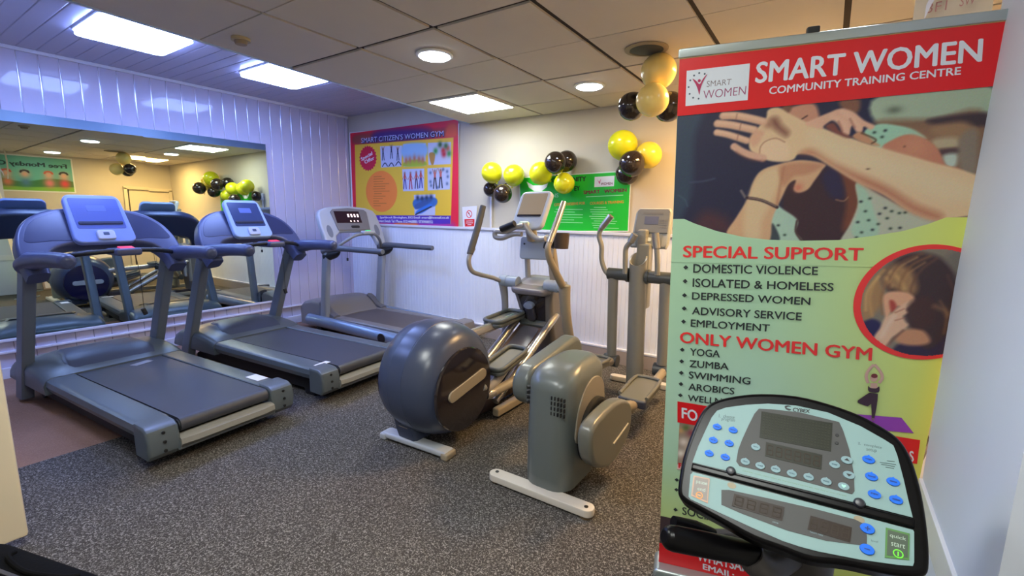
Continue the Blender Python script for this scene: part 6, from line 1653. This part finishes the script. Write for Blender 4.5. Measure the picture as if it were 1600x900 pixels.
    qa, qb = [(-0.1048,-0.0463),(-0.024,-0.0423),(-0.0251,-0.0665),(-0.1054,-0.0689)], [(0.0146,-0.0427),(0.0723,-0.041),(0.0712,-0.0653),(0.0122,-0.0666)]
    for q, n in ((qa, 4), (qb, 4)):
        W(B().prism(ccw(q), FK, H + 0.0007, H + 0.0014), 'number_display', M_dbrn, fl)
        digits(q, n, fl)
    text('time', [(-0.0391,-0.0738),(-0.0302,-0.0732),(-0.0303,-0.0703),(-0.0391,-0.071)], FK, H + 0.0007, M_pb, fl, 0.0)
    text('heart rate', [(0.0162,-0.0698),(0.0345,-0.0692),(0.0345,-0.0663),(0.0163,-0.0674)], FK, H + 0.0007, M_pb, fl, 0.0)
    for c, s_ in zip([(0.0922,-0.0356),(0.0932,-0.0672)], '+-'):
        bt = W(B().prism(ellipse(c, 0.0098, 0.0078, 28), FK, H, H + 0.0035, bev=0.0012), 'plus_button' if s_ == '+' else 'minus_button', M_blue, fl)
        mk = B().prism(rect(c[0] - 0.0036, c[1] - 0.0008, c[0] + 0.0036, c[1] + 0.0008), FK, H + 0.0036, H + 0.0041)
        if s_ == '+':
            mk.prism(rect(c[0] - 0.0008, c[1] - 0.0036, c[0] + 0.0008, c[1] + 0.0036), FK, H + 0.0036, H + 0.0041)
        W(mk, 'button_mark', M_nv, bt)
    text('level', [(0.098,-0.053),(0.1066,-0.0517),(0.1068,-0.0487),(0.0981,-0.05)], FK, H, M_tk2, fl, 0.0)
    ps = W(B().prism(ccw([(-0.1793,-0.0363),(-0.1502,-0.033),(-0.145,-0.0782),(-0.176,-0.0746)]), FK, H, H + 0.0012), 'pause_pad', mat('pause_tan', (176, 134, 106), 0.4), fl)
    W(B().prism(ccw([(-0.1764,-0.0385),(-0.1521,-0.0355),(-0.1474,-0.0749),(-0.1736,-0.0719)]), FK, H + 0.0013, H + 0.0018), 'pause_field', mat('pause_grey', (112, 100, 92), 0.4), ps)
    M_pt = mat('pad_lettering', (176, 196, 180), 0.5)
    text('pause', [(-0.1715,-0.0507),(-0.1518,-0.0491),(-0.1527,-0.0423),(-0.1725,-0.0442)], FK, H + 0.0019, M_pt, ps, 0.0)
    text('end', [(-0.167,-0.061),(-0.1532,-0.0599),(-0.1541,-0.0535),(-0.168,-0.0545)], FK, H + 0.0019, M_pt, ps, 0.0)
    qs = W(B().prism(ccw([(0.1156,-0.0249),(0.1453,-0.0232),(0.1451,-0.0625),(0.1158,-0.0704)]), FK, H, H + 0.0012), 'quick_start_pad', mat('pad_green', (74, 128, 58), 0.4), fl)
    W(B().prism(ccw([(0.1181,-0.0275),(0.1434,-0.0264),(0.1432,-0.06),(0.1181,-0.0661)]), FK, H + 0.0013, H + 0.0018), 'quick_start_field', mat('pad_dark_green', (66, 82, 66), 0.4), qs)
    text('quick', [(0.1209,-0.0388),(0.1408,-0.0376),(0.141,-0.0307),(0.1209,-0.0319)], FK, H + 0.0019, M_pt, qs, 0.0)
    text('start', [(0.1228,-0.0498),(0.1398,-0.0485),(0.14,-0.0422),(0.1229,-0.0435)], FK, H + 0.0019, M_pt, qs, 0.0)
    def ringmark(c, r, m, p, word):
        b = B()
        b.tube([FK.p(c[0] + r * math.cos(2 * math.pi * k / 20), c[1] + r * 0.95 * math.sin(2 * math.pi * k / 20), H + 0.0019) for k in range(20)], r * 0.14, seg=6, smooth=False, closed=True)
        if word == 'I':
            b.prism(rect(c[0] - r * 0.14, c[1] - r * 0.55, c[0] + r * 0.14, c[1] + r * 0.55), FK, H + 0.0018, H + 0.0022)
        else:
            b.prism(rect(c[0] - r * 0.55, c[1] - r * 0.14, c[0] + r * 0.55, c[1] + r * 0.14), FK, H + 0.0018, H + 0.0022)
        W(b, 'ring_mark', m, p)
    ringmark([(0.1318,-0.0588)][0], 0.0058, mat('lime_glow_print', (96, 220, 40), 0.4, emit=(0.3, 1, 0.1), strength=0.15), qs, 'I')  # printed ring with a faint glow put into its material
    ringmark([(-0.1619,-0.069)][0], 0.0056, mat('amber_glow_print', (236, 140, 40), 0.4, emit=(1, 0.4, 0.05), strength=0.15), ps, '-')  # amber ring print, likewise made to glow faintly
    # handle, neck, mast and base
    h0, h1 = Vector([(-0.1837,0.8,0.8215)][0]), Vector([(-0.0559,0.93,0.7614)][0])
    dv = (h1 - h0).normalized()
    g = W(B().tube([h0 - dv * 0.012, h0 - dv * 0.006, h0 + dv * 0.01, h0.lerp(h1, 0.5), h1 - dv * 0.01, h1, h1 + dv * 0.004], [0.010, 0.018, 0.0225, 0.023, 0.0225, 0.022, 0.02], seg=24), 'handgrip', M_rub, a=60)
    b0, b1 = Vector([(-0.2217,0.99,0.7246)][0]), Vector([(-0.142,1.05,0.6907)][0])
    W(B().tube([b0, b0.lerp(b1, 0.5), b1], [0.014, 0.018, 0.012], seg=16), 'rear_grip', M_rub, a=60)
    M_mast = mat('machine_charcoal', (66, 62, 62), 0.4)
    nk = FK.p(0.0, -0.05, -0.05)
    W(B().tube([h1 - dv * 0.01, h1 + dv * 0.03 + Vector((0, 0, -0.02)), (0.01, 1.06, 0.72)], [0.027, 0.03, 0.03], seg=16), 'handle_bar', M_mast, a=60)
    W(B().tube([nk, (0.02, 1.05, 0.80), (0.02, 1.10, 0.5), (0.02, 1.12, 0.03)], [0.05, 0.058, 0.06, 0.065], seg=20), 'mast', M_mast, a=60)
    W(B().tube([tuple(b1), (0.02, 1.08, 0.74)], 0.013, smooth=False), 'rear_bar', M_mast, a=60)
    W(B().box((0.02, 0.75, 0.045), (0.12, 1.2, 0.09), bev=0.02).box((0.02, 1.3, 0.03), (0.5, 0.08, 0.06), bev=0.015).box((0.02, 0.18, 0.03), (0.5, 0.08, 0.06), bev=0.015), 'base', M_mast)
    return t
M_tk2 = mat('console_small_lettering', (60, 84, 84), 0.5)
front_machine()

# black holdall at the lower left, close to the camera
t = thing('holdall', 'black padded holdall on the floor at the bottom left corner of the view', 'bag', (-1.99, 0.215, 0), math.radians(17))
secs = []
for k, (x, s_) in enumerate(((-0.36, 0.75), (-0.345, 0.93), (-0.28, 1.0), (0.0, 1.0), (0.28, 1.0), (0.345, 0.93), (0.36, 0.75))):
    secs.append([(x, c * s_, 0.125 + a * s_) for c, a in rrect(0.26, 0.25, 0.09, 6)])
B().loft(secs).build('bag_body', mat('black_nylon', (9, 9, 10), 0.8, bump=0.4, scale=120, spec=0.1), t, angle=60)
for y in (-0.07, 0.07):
    B().tube([(-0.16, y, 0.246), (-0.13, y - 0.03, 0.256), (0.0, y - 0.05, 0.256), (0.13, y - 0.03, 0.256), (0.16, y, 0.246)], 0.008, seg=8).build('bag_handle', mat('black_webbing', (8, 8, 9), 0.8, spec=0.1), t)
B().box((0, 0, 0.2505), (0.6, 0.012, 0.004), bev=0.001).build('zip', mat('zip_grey', (70, 70, 74), 0.4, metal=0.4), t)
